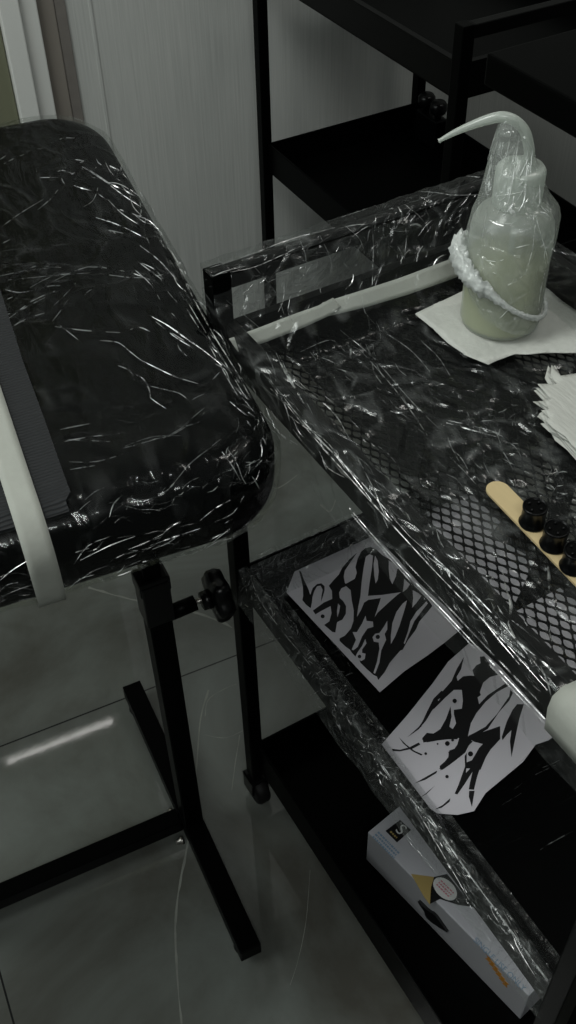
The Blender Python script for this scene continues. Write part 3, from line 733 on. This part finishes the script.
# ------------------------------------------------------------------ things on the top tray
ZT = .7488
def sheet(name, pxs, z, m, label, cat, thick=.0012, bumpy=.0016, cell=.004, frame=None, seed=1, mats=None):
    pts = [inside(tpx(x, y, z), .016) for x, y in pxs]
    pts = [p for k, p in enumerate(pts) if (p-pts[k-1]).length > 1e-4]
    bm = bmesh.new(); f = bm.faces.new([bm.verts.new((p.x, p.y, z)) for p in pts])
    xs = [p.x for p in pts]; ys = [p.y for p in pts]
    # cut into a grid so that the sheet can ripple
    for ax, lo_, hi_ in ((0, min(xs), max(xs)), (1, min(ys), max(ys))):
        v = lo_+cell
        while v < hi_:
            no = Vector((1, 0, 0)) if ax == 0 else Vector((0, 1, 0)); co_ = Vector((v, 0, 0)) if ax == 0 else Vector((0, v, 0))
            bmesh.ops.bisect_plane(bm, geom=bm.verts[:]+bm.edges[:]+bm.faces[:], plane_co=co_, plane_no=no); v += cell
    for v in bm.verts:
        n_ = noise.noise(Vector((v.co.x*35, v.co.y*35, seed)))+.4*noise.noise(Vector((v.co.x*110, v.co.y*110, seed)))
        v.co.z += (n_*.5+.5)*bumpy
    for f in bm.faces:
        if f.normal.z < 0: f.normal_flip()
    o = mk(name, bm, m, None, True); s = o.modifiers.new('thickness', 'SOLIDIFY'); s.thickness = thick; s.offset = 1
    at_tr(o); return tag(o, label, cat)
sheet('paper_towel', [(415, 316), (440, 303), (470, 290), (500, 268), (556, 279), (570, 288), (600, 302), (640, 330), (640, 352), (576, 355.5), (545, 356), (530, 357), (515, 356), (500, 361), (488, 366.5), (479, 363), (466, 358), (455, 350), (444, 341), (432, 330), (422, 322)], ZT, towel_m,
      'embossed white paper towel lying under the wash bottle', 'paper towel', .0008, .0035, .006)
jag = [(548, 369), (556, 382), (574, 378), (620, 366), (660, 420), (660, 520), (600, 480), (576, 461), (566, 450), (557, 441), (548, 433), (541, 426), (544, 424), (538, 416), (544, 413), (535, 404), (545, 404), (533, 391), (552, 391), (545, 380)]
for k in range(5):
    zz = ZT+.002+.0022*k; sh = [(x+k*1.6+(2.2*math.sin(x*1.7+k*2.3) if x < 575 else 0), y-k*1.1+(1.6*math.cos(y*1.3+k) if x < 575 else 0)) for x, y in jag]
    sheet('tissue', sh, zz, tissue_m, ['bottom', 'second lowest', 'middle', 'second highest', 'topmost'][k]+' white tissue of the torn-edged stack at the right edge of the top tray', 'tissue', .0007, .0011, .007, seed=k*3.3)['group'] = 'torn tissues in the stack'
# spatula
s0, s1 = tpx(492, 483, ZT+.004), tpx(592, 586, ZT+.004)
d = (s1-s0); d.z = 0; d.normalize(); n_ = Vector((-d.y, d.x, 0)); hw = .0088; pts = []; s0 = s0-n_*.001
s0c = s0+d*hw; Ls = .150
for k in range(13):
    a = R(90+180*k/12); pts.append(s0c+d*(math.cos(a)*hw)+n_*(math.sin(a)*hw))
for k in range(13):
    a = R(-90+180*k/12); pts.append(s0c+d*(Ls+math.cos(a)*hw)+n_*(math.sin(a)*hw))
bm = bmesh.new(); slab_poly(bm, pts, ZT+.0035, ZT+.0053); o = mk('wooden_spatula', bm, wood_m); at_tr(o); tag(o, 'pale wooden spatula with rounded end carrying black ink cups', 'spatula')
zt = ZT+.0054
for k, ((x, y), lab) in enumerate(zip([(532, 523), (553, 545), (573, 567)], ('farthest of the three black ink cups, nearest the rounded spatula end', 'middle of the three black ink cups on the wooden spatula', 'nearest of the three black ink cups, cut by the right frame edge'))):
    q = tpx(x, y, zt); e = empty('ink_cup', TP+TA*q.x+TB*q.y+Vector((0, 0, zt)), TR+k*.7); tag(e, lab, 'ink cup', 'black ink cups on the spatula')
    bm = bmesh.new(); sc = 1.0
    prof = [(.0094, 0), (.0098, .0014), (.0086, .0022), (.0086, .0150), (.0090, .0156), (.0090, .0172), (.0084, .0176), (.0079, .0172), (.0077, .0160)]
    lathe(bm, prof, 32, capt=True); mk('cup_body', bm, plastic, e, True)
    bm = bmesh.new(); lathe(bm, [(.0076, .0161), (.0076, .0164)], 28); mk('black_ink', bm, black_shiny, e)
    for a in range(4):
        bm = bmesh.new(); w = R(90*a+20); c_ = (math.cos(w)*.0048, math.sin(w)*.0048)
        lathe(bm, [(.0012, .0164), (.0011, .0176), (.0006, .0180)], 10, c=c_); mk('peg', bm, plastic, e, True)

# ------------------------------------------------------------------ wash bottle
zb = ZT+.0046
bc = onz(499, 319, zb); q = tl_(bc)
m, t, N, L = nt('bottle_plastic')
d_ = node(N, 'ShaderNodeBsdfDiffuse'); d_.inputs[0].default_value = (.62, .66, .62, 1); tl2 = node(N, 'ShaderNodeBsdfTranslucent'); tl2.inputs[0].default_value = (.75, .80, .74, 1)
tr2 = node(N, 'ShaderNodeBsdfTransparent'); g_ = node(N, 'ShaderNodeBsdfAnisotropic', _Roughness=.25)
a_ = node(N, 'ShaderNodeMixShader'); a_.inputs[0].default_value = .5; L.new(d_.outputs[0], a_.inputs[1]); L.new(tl2.outputs[0], a_.inputs[2])
nn = node(N, 'ShaderNodeTexNoise', _Scale=30.0, _Detail=2.0); L.new(coords(N, L), nn.inputs['Vector'])
rr = node(N, 'ShaderNodeMapRange'); rr.inputs[3].default_value = .50; rr.inputs[4].default_value = .62; L.new(nn.outputs['Fac'], rr.inputs[0])
b_ = node(N, 'ShaderNodeMixShader'); L.new(rr.outputs[0], b_.inputs[0]); L.new(a_.outputs[0], b_.inputs[1]); L.new(tr2.outputs[0], b_.inputs[2])
c_ = node(N, 'ShaderNodeMixShader'); c_.inputs[0].default_value = .06; L.new(b_.outputs[0], c_.inputs[1]); L.new(g_.outputs[0], c_.inputs[2])
o = node(N, 'ShaderNodeOutputMaterial'); L.new(c_.outputs[0], o.inputs[0]); bottle_m = m
m2 = m.copy(); m2.name = 'nozzle_plastic'
for n in m2.node_tree.nodes:
    if n.type == 'MAP_RANGE': n.inputs[3].default_value = .15; n.inputs[4].default_value = .25
nozzle_m = m2
liq_m = mat('green_liquid', (.36, .38, .20), .3, 0, .4, 12, .08)
wb = empty('wash_bottle', Vector((bc.x, bc.y, zb)), 0); tag(wb, 'translucent squeeze wash bottle with bent nozzle, half full of pale green liquid', 'bottle')
RB_ = .0345
HS = hat(514, 232, bc)-zb                        # shoulder
HC = hat(528, 166, bc)-zb                        # cap top
print('bottle', bc, HS, HC)
HS = min(max(HS, .10), .125); HC = max(HC, HS+.035)
bm = bmesh.new(); lathe(bm, [(RB_*.86, 0), (RB_*.96, .001), (RB_, .005), (RB_, HS-.012), (RB_*.97, HS-.004), (RB_*.86, HS+.004), (RB_*.55, HS+.012), (RB_*.45, HS+.014), (RB_*.45, HS+.02)], 48); mk('bottle_body', bm, bottle_m, wb, True)
HL = .066
bm = bmesh.new(); lathe(bm, [(RB_*.84, .0015), (RB_*.95, .003), (RB_-.0015, .006), (RB_-.0015, HL)], 48); mk('liquid', bm, liq_m, wb, True)
bm = bmesh.new(); n = 60; rings = []
for r_, z in ((.0185, HS+.012), (.0195, HS+.014), (.0195, HC-.003), (.0175, HC), (.006, HC), (.0055, HC+.006)):
    rings.append([bm.verts.new(((r_*(1+.02*(k % 2)*(r_ > .018)))*math.cos(2*math.pi*k/n), (r_*(1+.02*(k % 2)*(r_ > .018)))*math.sin(2*math.pi*k/n), z)) for k in range(n)])
for a, b in zip(rings, rings[1:]):
    for k in range(n): bm.faces.new((a[k], a[(k+1) % n], b[(k+1) % n], b[k]))
bm.faces.new(rings[0][::-1]); bm.faces.new(rings[-1]); mk('screw_cap', bm, nozzle_m, wb, True)
npx = [(528, 170), (529, 155), (528, 142), (524, 130), (515, 121), (503, 117), (490, 119), (475, 124), (458, 131), (448, 136), (439, 141)]
npts = [onplane(x, y, bc, Vector((.15, 1, 0)))-Vector((bc.x, bc.y, zb)) for x, y in npx]
npts[0] = Vector((0, 0, HC-.002)); 
nr = [.0042, .0042, .0042, .0042, .0042, .0042, .0039, .0033, .0025, .002, .0013]
sp_p = smooth_path(npts, 5); rad = [nr[min(i//5, 9)]+(nr[min(i//5+1, 10)]-nr[min(i//5, 9)])*(i % 5)/5 for i in range(len(sp_p))]
bm = bmesh.new(); sweep(bm, sp_p, rad, 14); mk('nozzle', bm, nozzle_m, wb, True)
bm = bmesh.new(); sweep(bm, [(0, 0, HC-.01), (.002, 0, .06), (.004, 0, .008)], .0025, 10); mk('dip_tube', bm, nozzle_m, wb, True)
# film on the bottle
bm = bmesh.new(); n = 96; rings = []
top = npts[5]
def bw(x, y): return onplane(x, y, bc, Vector((.15, 1, 0)))-Vector((bc.x, bc.y, zb))
# per level: left x offset, right x offset (metres from axis), depth radius, axis z
levels = []
for (xl, yl, xr, yr, dep) in [(469, 292, 538, 322, .036), (461, 268, 545, 290, .037), (463, 250, 550, 262, .037), (467, 228, 557, 236, .037), (471, 212, 560.5, 217, .036), (476, 202, 559, 208, .034), (480, 190, 549, 194, .029), (485, 172, 542, 176, .022), (490, 152, 536, 158, .014), (495, 134, 532, 142, .007), (499, 122, 526, 128, .005), (503, 114, 520, 118, .005)]:
    a, b = bw(xl, yl), bw(xr, yr); levels.append((a, b, dep))
for i in range(len(levels)-1):
    for s in range(6):
        u = s/6; a = levels[i][0].lerp(levels[i+1][0], u); b = levels[i][1].lerp(levels[i+1][1], u); dp = levels[i][2]*(1-u)+levels[i+1][2]*u
        c = (a+b)/2; h = (b-a)/2; ring = []
        for k in range(n):
            th = 2*math.pi*k/n
            dv = Vector((-h.y, h.x, 0)).normalized()*dp
            rr_ = 1+.035*noise.noise(Vector((math.cos(th)*3.5, math.sin(th)*3.5, c.z*14)))+.02*noise.noise(Vector((math.cos(th)*12, math.sin(th)*12, c.z*30)))
            ring.append(bm.verts.new(c+(h*math.cos(th)+dv*math.sin(th))*rr_))
        rings.append(ring)
for a, b in zip(rings, rings[1:]):
    for k in range(n): bm.faces.new((a[k], a[(k+1) % n], b[(k+1) % n], b[k]))
bfr = (Vector((bc.x, bc.y, zb)), Vector((1, 0, 0)), Vector((0, 1, 0)))
bs = [{'p': [(527, 150), (526, 175), (524, 200), (518, 212)], 'w': .0012}, {'p': [(519, 135), (515, 165), (510, 195), (505, 215)], 'w': .0009}, [(497, 130), (488, 160), (478, 190)], [(502, 125), (494, 155), (486, 185)],
      [(507, 120), (500, 150), (492, 180)], [(512, 122), (508, 150), (500, 178)], [(476, 198), (495, 196), (512, 194), (528, 190)], {'p': [(508, 205), (512, 212), (516, 216)], 'w': .003}, {'p': [(490, 220), (496, 224), (504, 226)], 'w': .0016}, 
      [(532, 150), (530, 175), (534, 195)], {'p': [(514, 196), (512, 206), (507, 212)], 'w': .002}, [(535, 215), (545, 250), (548, 265)], [(508, 285), (516, 280), (522, 276)], [(500, 318), (508, 310), (516, 306)], [(540, 205), (546, 212), (552, 212)], {'p': [(540, 212), (545, 214), (549, 217)], 'w': .002},
      [(535, 225), (532, 250), (525, 275)], [(488, 205), (484, 230), (480, 255)], [(545, 270), (540, 290), (538, 310)]]
br = [((490, 210, 550, 210, 14), 70, 20, 60, 3, 14, .0007), ((480, 250, 550, 250, 30), 70, -35, 40, 5, 18, .0004), ((505, 140, 530, 190, 12), 50, 100, 8, 12, 40, .0005), ((490, 140, 484, 185, 8), 30, 108, 5, 14, 40, .0004)]
finish_film('cling_film', bm, bs, bfr, [film_bot, fold_w, fold_f], 'clear cling film pulled over the wash bottle, cap and nozzle', .0006, br)
# bunched film band, diagonal round the bottle
bm = bmesh.new(); ctr = []
for k in range(160):
    th = 2*math.pi*k/160
    # front = -y ; high on the left (-x), low on the right front
    zz = .042+.026*(-math.cos(th))*1.0-.006*max(0, -math.sin(th))
    rr_ = RB_+.0035+(.004 if -math.cos(th) > .6 else 0); ctr.append((th, rr_, zz))
rings = []; n = 22
for k, (th, rr_, zz) in enumerate(ctr):
    c = Vector((rr_*math.cos(th), rr_*math.sin(th), zz)); er = Vector((math.cos(th), math.sin(th), 0)); ez = Vector((0, 0, 1))
    lw_ = max(0, -math.cos(th)); hz_ = .0025+.0085*lw_**1.5; hr_ = .0018+.0045*lw_**2
    ring = []
    for j in range(n):
        ph = 2*math.pi*j/n
        d3 = er*math.cos(ph)*hr_+ez*math.sin(ph)*hz_
        f_ = 1+.7*noise.noise(Vector((th*14, ph*3.1, 2)))+.5*noise.noise(Vector((th*40, ph*7, 5)))
        ring.append(bm.verts.new(c+d3*f_))
    rings.append(ring)
for i in range(160):
    a, b = rings[i], rings[(i+1) % 160]
    for j in range(n): bm.faces.new((a[j], a[(j+1) % n], b[(j+1) % n], b[j]))
bw_m = film_mat('bunched_film', .50, .2, (120, 120, 120), (0, 0, 0), 90, .2, 1.0, (.75, .78, .76), .3)
o = mk('film_band', bm, bw_m, None, True); o.location = (bc.x, bc.y, zb); tag(o, 'bunched white rope of cling film slanting round the wash bottle', 'cling film')

# ------------------------------------------------------------------ stencils on the middle shelf
ZS = RIM[1][0]+.0062
def stencil(outline, inks, whites, dots, z, label, cat='stencil'):
    bm = bmesh.new(); pts = [inside(tpx(x, y, z), .0062) for x, y in outline]; slab_poly(bm, pts, z, z+.0003)
    dd = [[(x+r_*math.cos(a), y+r_*math.sin(a)) for a in [2*math.pi*k/14 for k in range(14)]] for x, y, r_ in dots]
    for grp, za, mi in ((inks, .00032, 1), (whites, .00060, 0), (dd, .00085, 1)):
        for k, poly in enumerate(grp):
            vs = [bm.verts.new((*tpx(x, y, z).xy, z+za+.00002*k)) for x, y in poly]
            for tri in tessellate_polygon([[Vector((x, y, 0)) for x, y in poly]]):
                try:
                    f = bm.faces.new([vs[t] for t in tri]); f.material_index = mi; f.normal_update()
                    if f.normal.z < 0: f.normal_flip()
                except ValueError: pass
    bmesh.ops.triangulate(bm, faces=[f for f in bm.faces if len(f.verts) > 4])
    o = mk('stencil_sheet', bm, [paper_m, ink_m], mw='keep'); at_tr(o); return tag(o, label, cat)
def z1(pts): return [(280+x*170/576, 530+y*170/576) for x, y in pts]
def z2(pts): return [(370+x*180/576, 640+y*190/608) for x, y in pts]
out1 = z1([(22, 212), (48, 140), (185, 68), (190, 58), (215, 42), (282, -2), (300, 0), (340, 40), (400, 100), (470, 180), (560, 260), (620, 330), (560, 380), (500, 425), (420, 480), (338, 550)])
def rg(ox, oy, sc, pts): return [(ox+x/sc, oy+y/sc) for x, y in pts]
q1 = lambda *p: rg(285, 530, 5.76, p); q2 = lambda *p: rg(335, 530, 4.8, p); q3 = lambda *p: rg(310, 590, 5.76, p)
q4 = lambda *p: rg(420, 640, 4.43, p); q5 = lambda *p: rg(375, 700, 4.8, p)
ink1 = [q1((80,235),(92,240),(108,285),(125,320),(138,350),(145,375),(160,335),(185,312),(210,308),(228,325),(228,350),(215,395),(208,415),(210,380),(217,345),(205,322),(185,325),(168,355),(158,390),(155,420),(148,452),(120,430),(100,405),(105,380),(103,330),(92,280)),
 q1((415,132),(375,190),(345,235),(338,270),(345,305),(358,322),(345,328),(325,337),(312,362),(315,392),(335,410),(352,440),(350,485),(330,518),(300,532),(290,592),(272,588),(225,548),(255,528),(268,480),(262,440),(210,467),(175,487),(160,465),(225,418),(272,398),(270,352),(252,322),(280,290),(310,258),(330,218),(370,170)),
 q2((45,262),(60,255),(95,235),(105,205),(98,180),(108,140),(125,105),(145,88),(170,82),(200,95),(225,120),(260,140),(300,178),(350,228),(400,280),(440,325),(468,365),(440,400),(405,440),(388,480),(350,530),(325,576))
 +q3((520,350),(460,420),(430,475),(393,520),(385,500),(365,490),(325,455),(290,420),(285,405),(262,385),(240,362),(230,345),(205,328),(170,295),(170,280),(200,265),(235,225),(250,180),(252,120),(240,60))+q2((75,290),(55,272))]
white1 = [q1((306,425),(318,440),(310,480),(302,505),(299,470)),
 q2((148,130),(165,118),(182,125),(178,180),(165,260),(158,318),(230,313),(318,300),(300,312),(255,352),(205,398),(190,420),(215,345),(220,328),(160,337),(140,350),(125,385),(105,420),(112,370),(122,320),(128,250),(138,180)),
 q2((192,125),(205,150),(210,200),(205,240),(195,258),(188,220),(185,165)), q2((258,150),(275,158),(300,185),(292,225),(275,262),(262,235),(258,190)),
 q2((332,235),(360,262),(345,285),(325,300),(330,265)), q2((372,290),(400,305),(415,318),(392,350),(370,375),(375,330)),
 q2((438,345),(445,355),(425,380),(380,440),(355,500),(335,550),(330,545),(350,490),(362,440),(390,395),(420,365)),
 q2((325,355),(345,340),(335,380),(310,460),(290,510),(268,550),(268,510),(275,450),(295,395)),
 q3((320,150),(325,180),(362,185),(365,215),(330,225),(300,270),(275,330),(250,350),(240,345),(265,290),(245,245),(270,245),(300,195)),
 q3((445,180),(445,230),(430,255),(438,290),(410,350),(400,420),(375,485),(365,480),(385,420),(400,340),(395,305),(368,300),(360,275),(375,255),(400,250),(425,215)),
 q3((318,285),(325,310),(300,345),(300,365),(320,370),(315,400),(295,412),(270,395),(262,385),(275,360),(300,325))]
dots1 = [(*q1((217,500))[0], 2.0), (*q3((390,273))[0], 2.2), (*q3((285,386))[0], 1.8)]
stencil(out1, ink1, white1, dots1, ZS, 'white stencil sheet with dense black tribal flame drawing, farther one on the middle shelf')
out2 = z2([(34, 338), (120, 240), (200, 140), (250, 70), (318, 10), (345, 20), (420, 90), (490, 170), (560, 250), (600, 300), (570, 322), (530, 335), (490, 390), (430, 440), (370, 490), (333, 548), (280, 560), (215, 555), (165, 520), (100, 430)])
ink2 = [q4((195,75),(182,130),(162,165),(167,182),(190,162),(225,158),(240,160),(232,135),(250,112),(268,104),(265,75),(285,72),(300,95),(330,130),(345,155),(310,165),(280,190),(265,232),(270,245),(255,255),(262,285),(300,245),(345,215),(380,192),(400,200),(340,232),(290,275),(250,325),(225,370),(212,428),(235,430),(200,500),(150,540),(100,576),(85,570),(125,520),(130,490),(160,480),(175,435),(130,440),(60,448),(15,455),(10,435),(30,412),(60,415),(90,395),(115,350),(135,295),(140,340),(130,385),(145,395),(160,370),(150,330),(150,310),(185,305),(190,270),(185,222),(150,222),(110,258),(60,308),(90,258),(60,280),(32,335),(4,388),(0,385),(30,320),(60,260),(95,225),(100,228),(140,182),(162,130)),
 q4((400,220),(395,250),(340,330),(290,385),(245,410),(215,425),(225,440),(300,395),(350,320),(395,270),(412,235)),
 q4((205,430),(280,408),(355,382),(355,440),(300,500),(268,576),(230,576),(262,500),(290,465),(240,452)),
 q4((430,285),(460,285),(440,350),(425,420),(405,520),(398,450),(405,400),(385,420),(365,445),(362,430),(385,360),(410,310)),
 q5((440,255),(430,270),(432,320),(400,410),(382,450),(395,455),(430,405),(468,345),(455,400),(450,430),(475,432),(490,370),(510,310),(560,230),(540,190),(500,230),(465,290),(440,300)),
 q5((452,437),(478,437),(465,515),(450,465)), q5((80,235),(120,240),(165,228),(210,205),(218,215),(180,235),(120,248),(85,246)),
 q5((115,180),(150,215),(190,245),(228,262),(222,268),(180,248),(135,210)), q5((298,340),(295,352),(240,385),(188,402),(230,378)),
 q5((288,412),(250,450),(205,478),(240,452)), q5((362,472),(358,490),(320,518),(285,527),(325,505)),
 q5((310,318),(355,280),(352,250),(375,245),(395,215),(405,180),(440,190),(470,200),(440,230),(400,270),(350,310),(315,340)),
 q5((225,190),(245,165),(275,165),(330,175),(400,178),(395,190),(330,190),(250,205)),
 q5((300,0),(275,20),(245,80),(210,130),(155,180),(210,142),(245,100),(275,50),(310,15))]
white2 = [q5((438,330),(456,330),(436,352))]
dots2 = [(*q5((x, y))[0], r_) for x, y, r_ in ((347,211,2.4),(372,195,1.4),(300,213,.9),(458,261,2.6),(345,370,1.7),(243,260,1.4))]+[(*q4((153,272))[0], 2.2)]
stencil(out2, ink2, white2, dots2, ZS, 'white stencil sheet with spiky splashed black drawing, nearer one on the middle shelf')
# plain white sheets under the mesh
def plain(pxs, z, label):
    bm = bmesh.new(); slab_poly(bm, [inside(tpx(x, y, z), .007) for x, y in pxs], z, z+.0003); o = mk('paper_sheet', bm, paper_m); at_tr(o); return tag(o, label, 'paper')
plain([(405, 490), (440, 478), (488, 476), (505, 520), (470, 560), (440, 545)], ZS, 'white paper lying on the middle shelf, farthest of those seen through the mesh')
plain([(448, 548), (482, 530), (535, 560), (512, 610), (484, 596), (470, 575)], ZS+.0008, 'white paper seen through the mesh left of the wooden spatula, on the middle shelf')
plain([(515, 612), (560, 588), (640, 640), (640, 720), (575, 690)], ZS+.0016, 'white paper seen through the mesh at right below the ink cups, on the middle shelf')

# ------------------------------------------------------------------ glove box on the bottom shelf
zf = RIM[2][0]+.0032; BHt = .068; zt = zf+BHt
c0 = tpx(368, 832, zt); c1 = tpx(529, 996, zt); dv = (c1-c0); dv.z = 0; Lb = dv.length; dv.normalize()
ang = math.atan2(dv.y, dv.x)
cw = TP+TA*c0.x+TB*c0.y; cw.z = zf
gb_ = empty('glove_box', cw, TR+ang); tag(gb_, 'white printed carton of size S disposable gloves on the bottom shelf', 'box')
print('box', Lb, math.degrees(ang), c0, c1)
bm = bmesh.new(); Wb = .10; box(bm, 0, Lb, 0, Wb, 0, BHt, .0012); mk('carton', bm, card_m, gb_)
gfr = (cw, TA*math.cos(ang)+TB*math.sin(ang), TB*math.cos(ang)-TA*math.sin(ang))
def gpx(x, y): p = local(onz(x, y, zt), *gfr); return (p.x, p.y)
def spx(x, y): p = local(onplane(x, y, cw, gfr[2]), *gfr); return (p.x, p.z)
def flat(name, pts, m, z, lab=None):
    bm = bmesh.new(); slab_poly(bm, pts, z, z+.0002); o = mk(name, bm, m, gb_)
    if lab: o['label'] = lab
    return o
def side(name, pts, m, d=.0002):
    bm = bmesh.new(); slab_poly(bm, pts, 0, d)
    for v in bm.verts: v.co = Vector((v.co.x, -v.co.z-.0001, v.co.y+0))
    return mk(name, bm, m, gb_)
def text(name, s, size, m, mtx):
    cu = bpy.data.curves.new(name, 'FONT'); cu.body = s; cu.size = size; cu.extrude = .0001; cu.align_x = 'CENTER'; cu.align_y = 'CENTER'
    to = bpy.data.objects.new('tmp', cu); C.objects.link(to); bpy.context.view_layer.update()
    me = bpy.data.meshes.new_from_object(to); bpy.data.objects.remove(to); me.materials.clear(); me.materials.append(m)
    o = bpy.data.objects.new(name, me); C.objects.link(o); o.parent = gb_; o.matrix_local = mtx; return o
gz = BHt+.0001
def dashes(name, x, y, rows, wid, hgt, m, z):         # print too small to read: rows of short strokes
    bm = bmesh.new(); rn = random.Random(len(name))
    for r_ in range(rows):
        yy = y+(r_-(rows-1)/2)*hgt*1.9; xx = x-wid/2
        while xx < x+wid/2-.001:
            l = rn.uniform(.0012, .0034); box(bm, xx, min(xx+l, x+wid/2), yy-hgt/2, yy+hgt/2, z, z+.00015); xx += l+.0009
    return mk(name, bm, m, gb_)
sq = [gpx(*q) for q in ((385.5, 831), (400, 820), (411, 830), (397, 842.5))]
flat('size_label', sq, ink_m, gz, 'black size panel')
white_print = mat('white_print', (.6, .6, .6), .5, nscale=20, namt=.02)
cx = sum(p[0] for p in sq)/4; cy = sum(p[1] for p in sq)/4
text('size_letter', 'S', .020, white_print, Matrix.Translation((cx+.001, cy+.003, gz+.0004)) @ Matrix.Rotation(R(0), 4, 'Z'))
dashes('size_print', cx, cy-.0078, 1, .011, .0024, gold_m, gz+.0003)
b1_ = gpx(386, 845)
dashes('blue_print', b1_[0], b1_[1], 3, .036, .0022, blue_m, gz)
flat('gold_panel', [gpx(*q) for q in ((411, 874), (434, 877), (430, 905), (424, 897))], gold_m, gz)
flat('dark_panel', [gpx(*q) for q in ((434, 877), (447, 874), (460, 890), (474, 907), (458, 905), (440, 899), (430, 904), (431, 888))], ink_m, gz)
ov = gpx(445, 889); pts = [(ov[0]+.0155*math.cos(a), ov[1]+.0105*math.sin(a)) for a in [2*math.pi*k/28 for k in range(28)]]
flat('oval_badge', pts, white_print, gz+.0003)
dashes('badge_print', ov[0], ov[1], 3, .020, .0018, pink_m, gz+.0006)
su = gpx(499, 964)
text('use_lettering', 'SINGLE USE ONLY', .0088, blue_m, Matrix.Translation((su[0], su[1], gz+.0003)))
# dispensing hole with black glove peeking out of the side
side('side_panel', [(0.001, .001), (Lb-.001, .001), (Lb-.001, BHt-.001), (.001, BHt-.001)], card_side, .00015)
bm = bmesh.new()
hc = spx(434, 916)
for k in range(5):
    pass
rings = []; n = 20
pts = [(hc[0]+(.020+.006*math.sin(3*a))*math.cos(a), hc[1]+(.010+.003*math.cos(4*a+1))*math.sin(a)) for a in [2*math.pi*k/24 for k in range(24)]]
slab_poly(bm, pts, .0003, .0035)
for v in bm.verts: v.co = Vector((v.co.x, -v.co.z, v.co.y))
mk('glove_slot', bm, glove_m, gb_)
for k in range(6):
    ox = spx(489+k*3.4, 957+k*5)
    x, z = ox[0], ox[1]-.004
    side('orange_mark', [(x-.004, z-.006), (x+.0035, z-.005), (x+.002, z+.001), (x+.004, z+.006), (x-.0035, z+.005), (x-.001, z)], orange_m, .0004)

# ------------------------------------------------------------------ wall lamp added off frame left to make the streak on the tiles
f0 = onz(8, 764, 0); f1 = onz(113, 722, 0)
def refl(x, y):
    d = ray(x, y); p = onz(x, y, 0); d2 = Vector((d.x, d.y, -d.z)); tt = ((W0+WN*.05)-p).dot(WN)/d2.dot(WN); return p+d2*tt
la, lb = refl(8, 764), refl(113, 722); lc = (la+lb)/2; print('lamp', la, lb)
lamp = empty('added_tube_lamp', lc, WROT); tag(lamp, 'unseen slim tube lamp added on the wall to make the streak on the tiles', 'lamp')
hl = (lb-la).length/2
bm = bmesh.new(); box(bm, -.05, -.012, -hl-.02, hl+.02, -.012, .012, .002); mk('lamp_base', bm, casing_m, lamp)
m, t, N, L = nt('lamp_glow'); em = node(N, 'ShaderNodeEmission', _Strength=7.0); em.inputs[0].default_value = (1, .98, .94, 1); o = node(N, 'ShaderNodeOutputMaterial'); L.new(em.outputs[0], o.inputs[0])
bm = bmesh.new(); sweep(bm, [(-.004, -hl, 0), (-.004, hl, 0)], .005, 14); mk('lamp_tube', bm, m, lamp, True)

# ------------------------------------------------------------------ light
w = bpy.data.worlds.new('room_air'); bpy.context.scene.world = w; w.use_nodes = True
bgn = w.node_tree.nodes['Background']; bgn.inputs[0].default_value = (.88, .97, .92, 1); bgn.inputs[1].default_value = .055
def area(name, loc, target, sx, sy, power, col=(1, 1, 1)):
    l = bpy.data.lights.new(name, 'AREA'); l.shape = 'RECTANGLE'; l.size = sx; l.size_y = sy; l.energy = power; l.color = col
    o = bpy.data.objects.new(name, l); C.objects.link(o); o.location = loc
    o.rotation_euler = (Vector(target)-Vector(loc)).to_track_quat('-Z', 'Y').to_euler(); return o
area('ceiling_panel_light', (-.75, .55, 2.45), (.0, 1.1, .5), .5, .9, 15, (.97, 1, .96))
area('window_light', (-1.6, .3, 1.7), (.1, 1.2, .7), .7, 1.1, 9, (.93, 1, .97))
area('fill_light', (.15, -.75, 2.3), (.1, .9, .3), .6, .4, 7, (.95, 1, .97))  # extra fill behind the camera, added to lift the near floor and stencils
area('film_glint_light', (.9, 1.15, 2.5), (.2, 1.0, .7), .12, 1.0, 4, (1, .97, .92))  # added strip source that gives the film its streak highlights
s = bpy.context.scene; s.view_settings.view_transform = 'Standard'; s.view_settings.look = 'None'; s.view_settings.gamma = 1; s.view_settings.exposure = .40; s.view_settings.use_curve_mapping = False
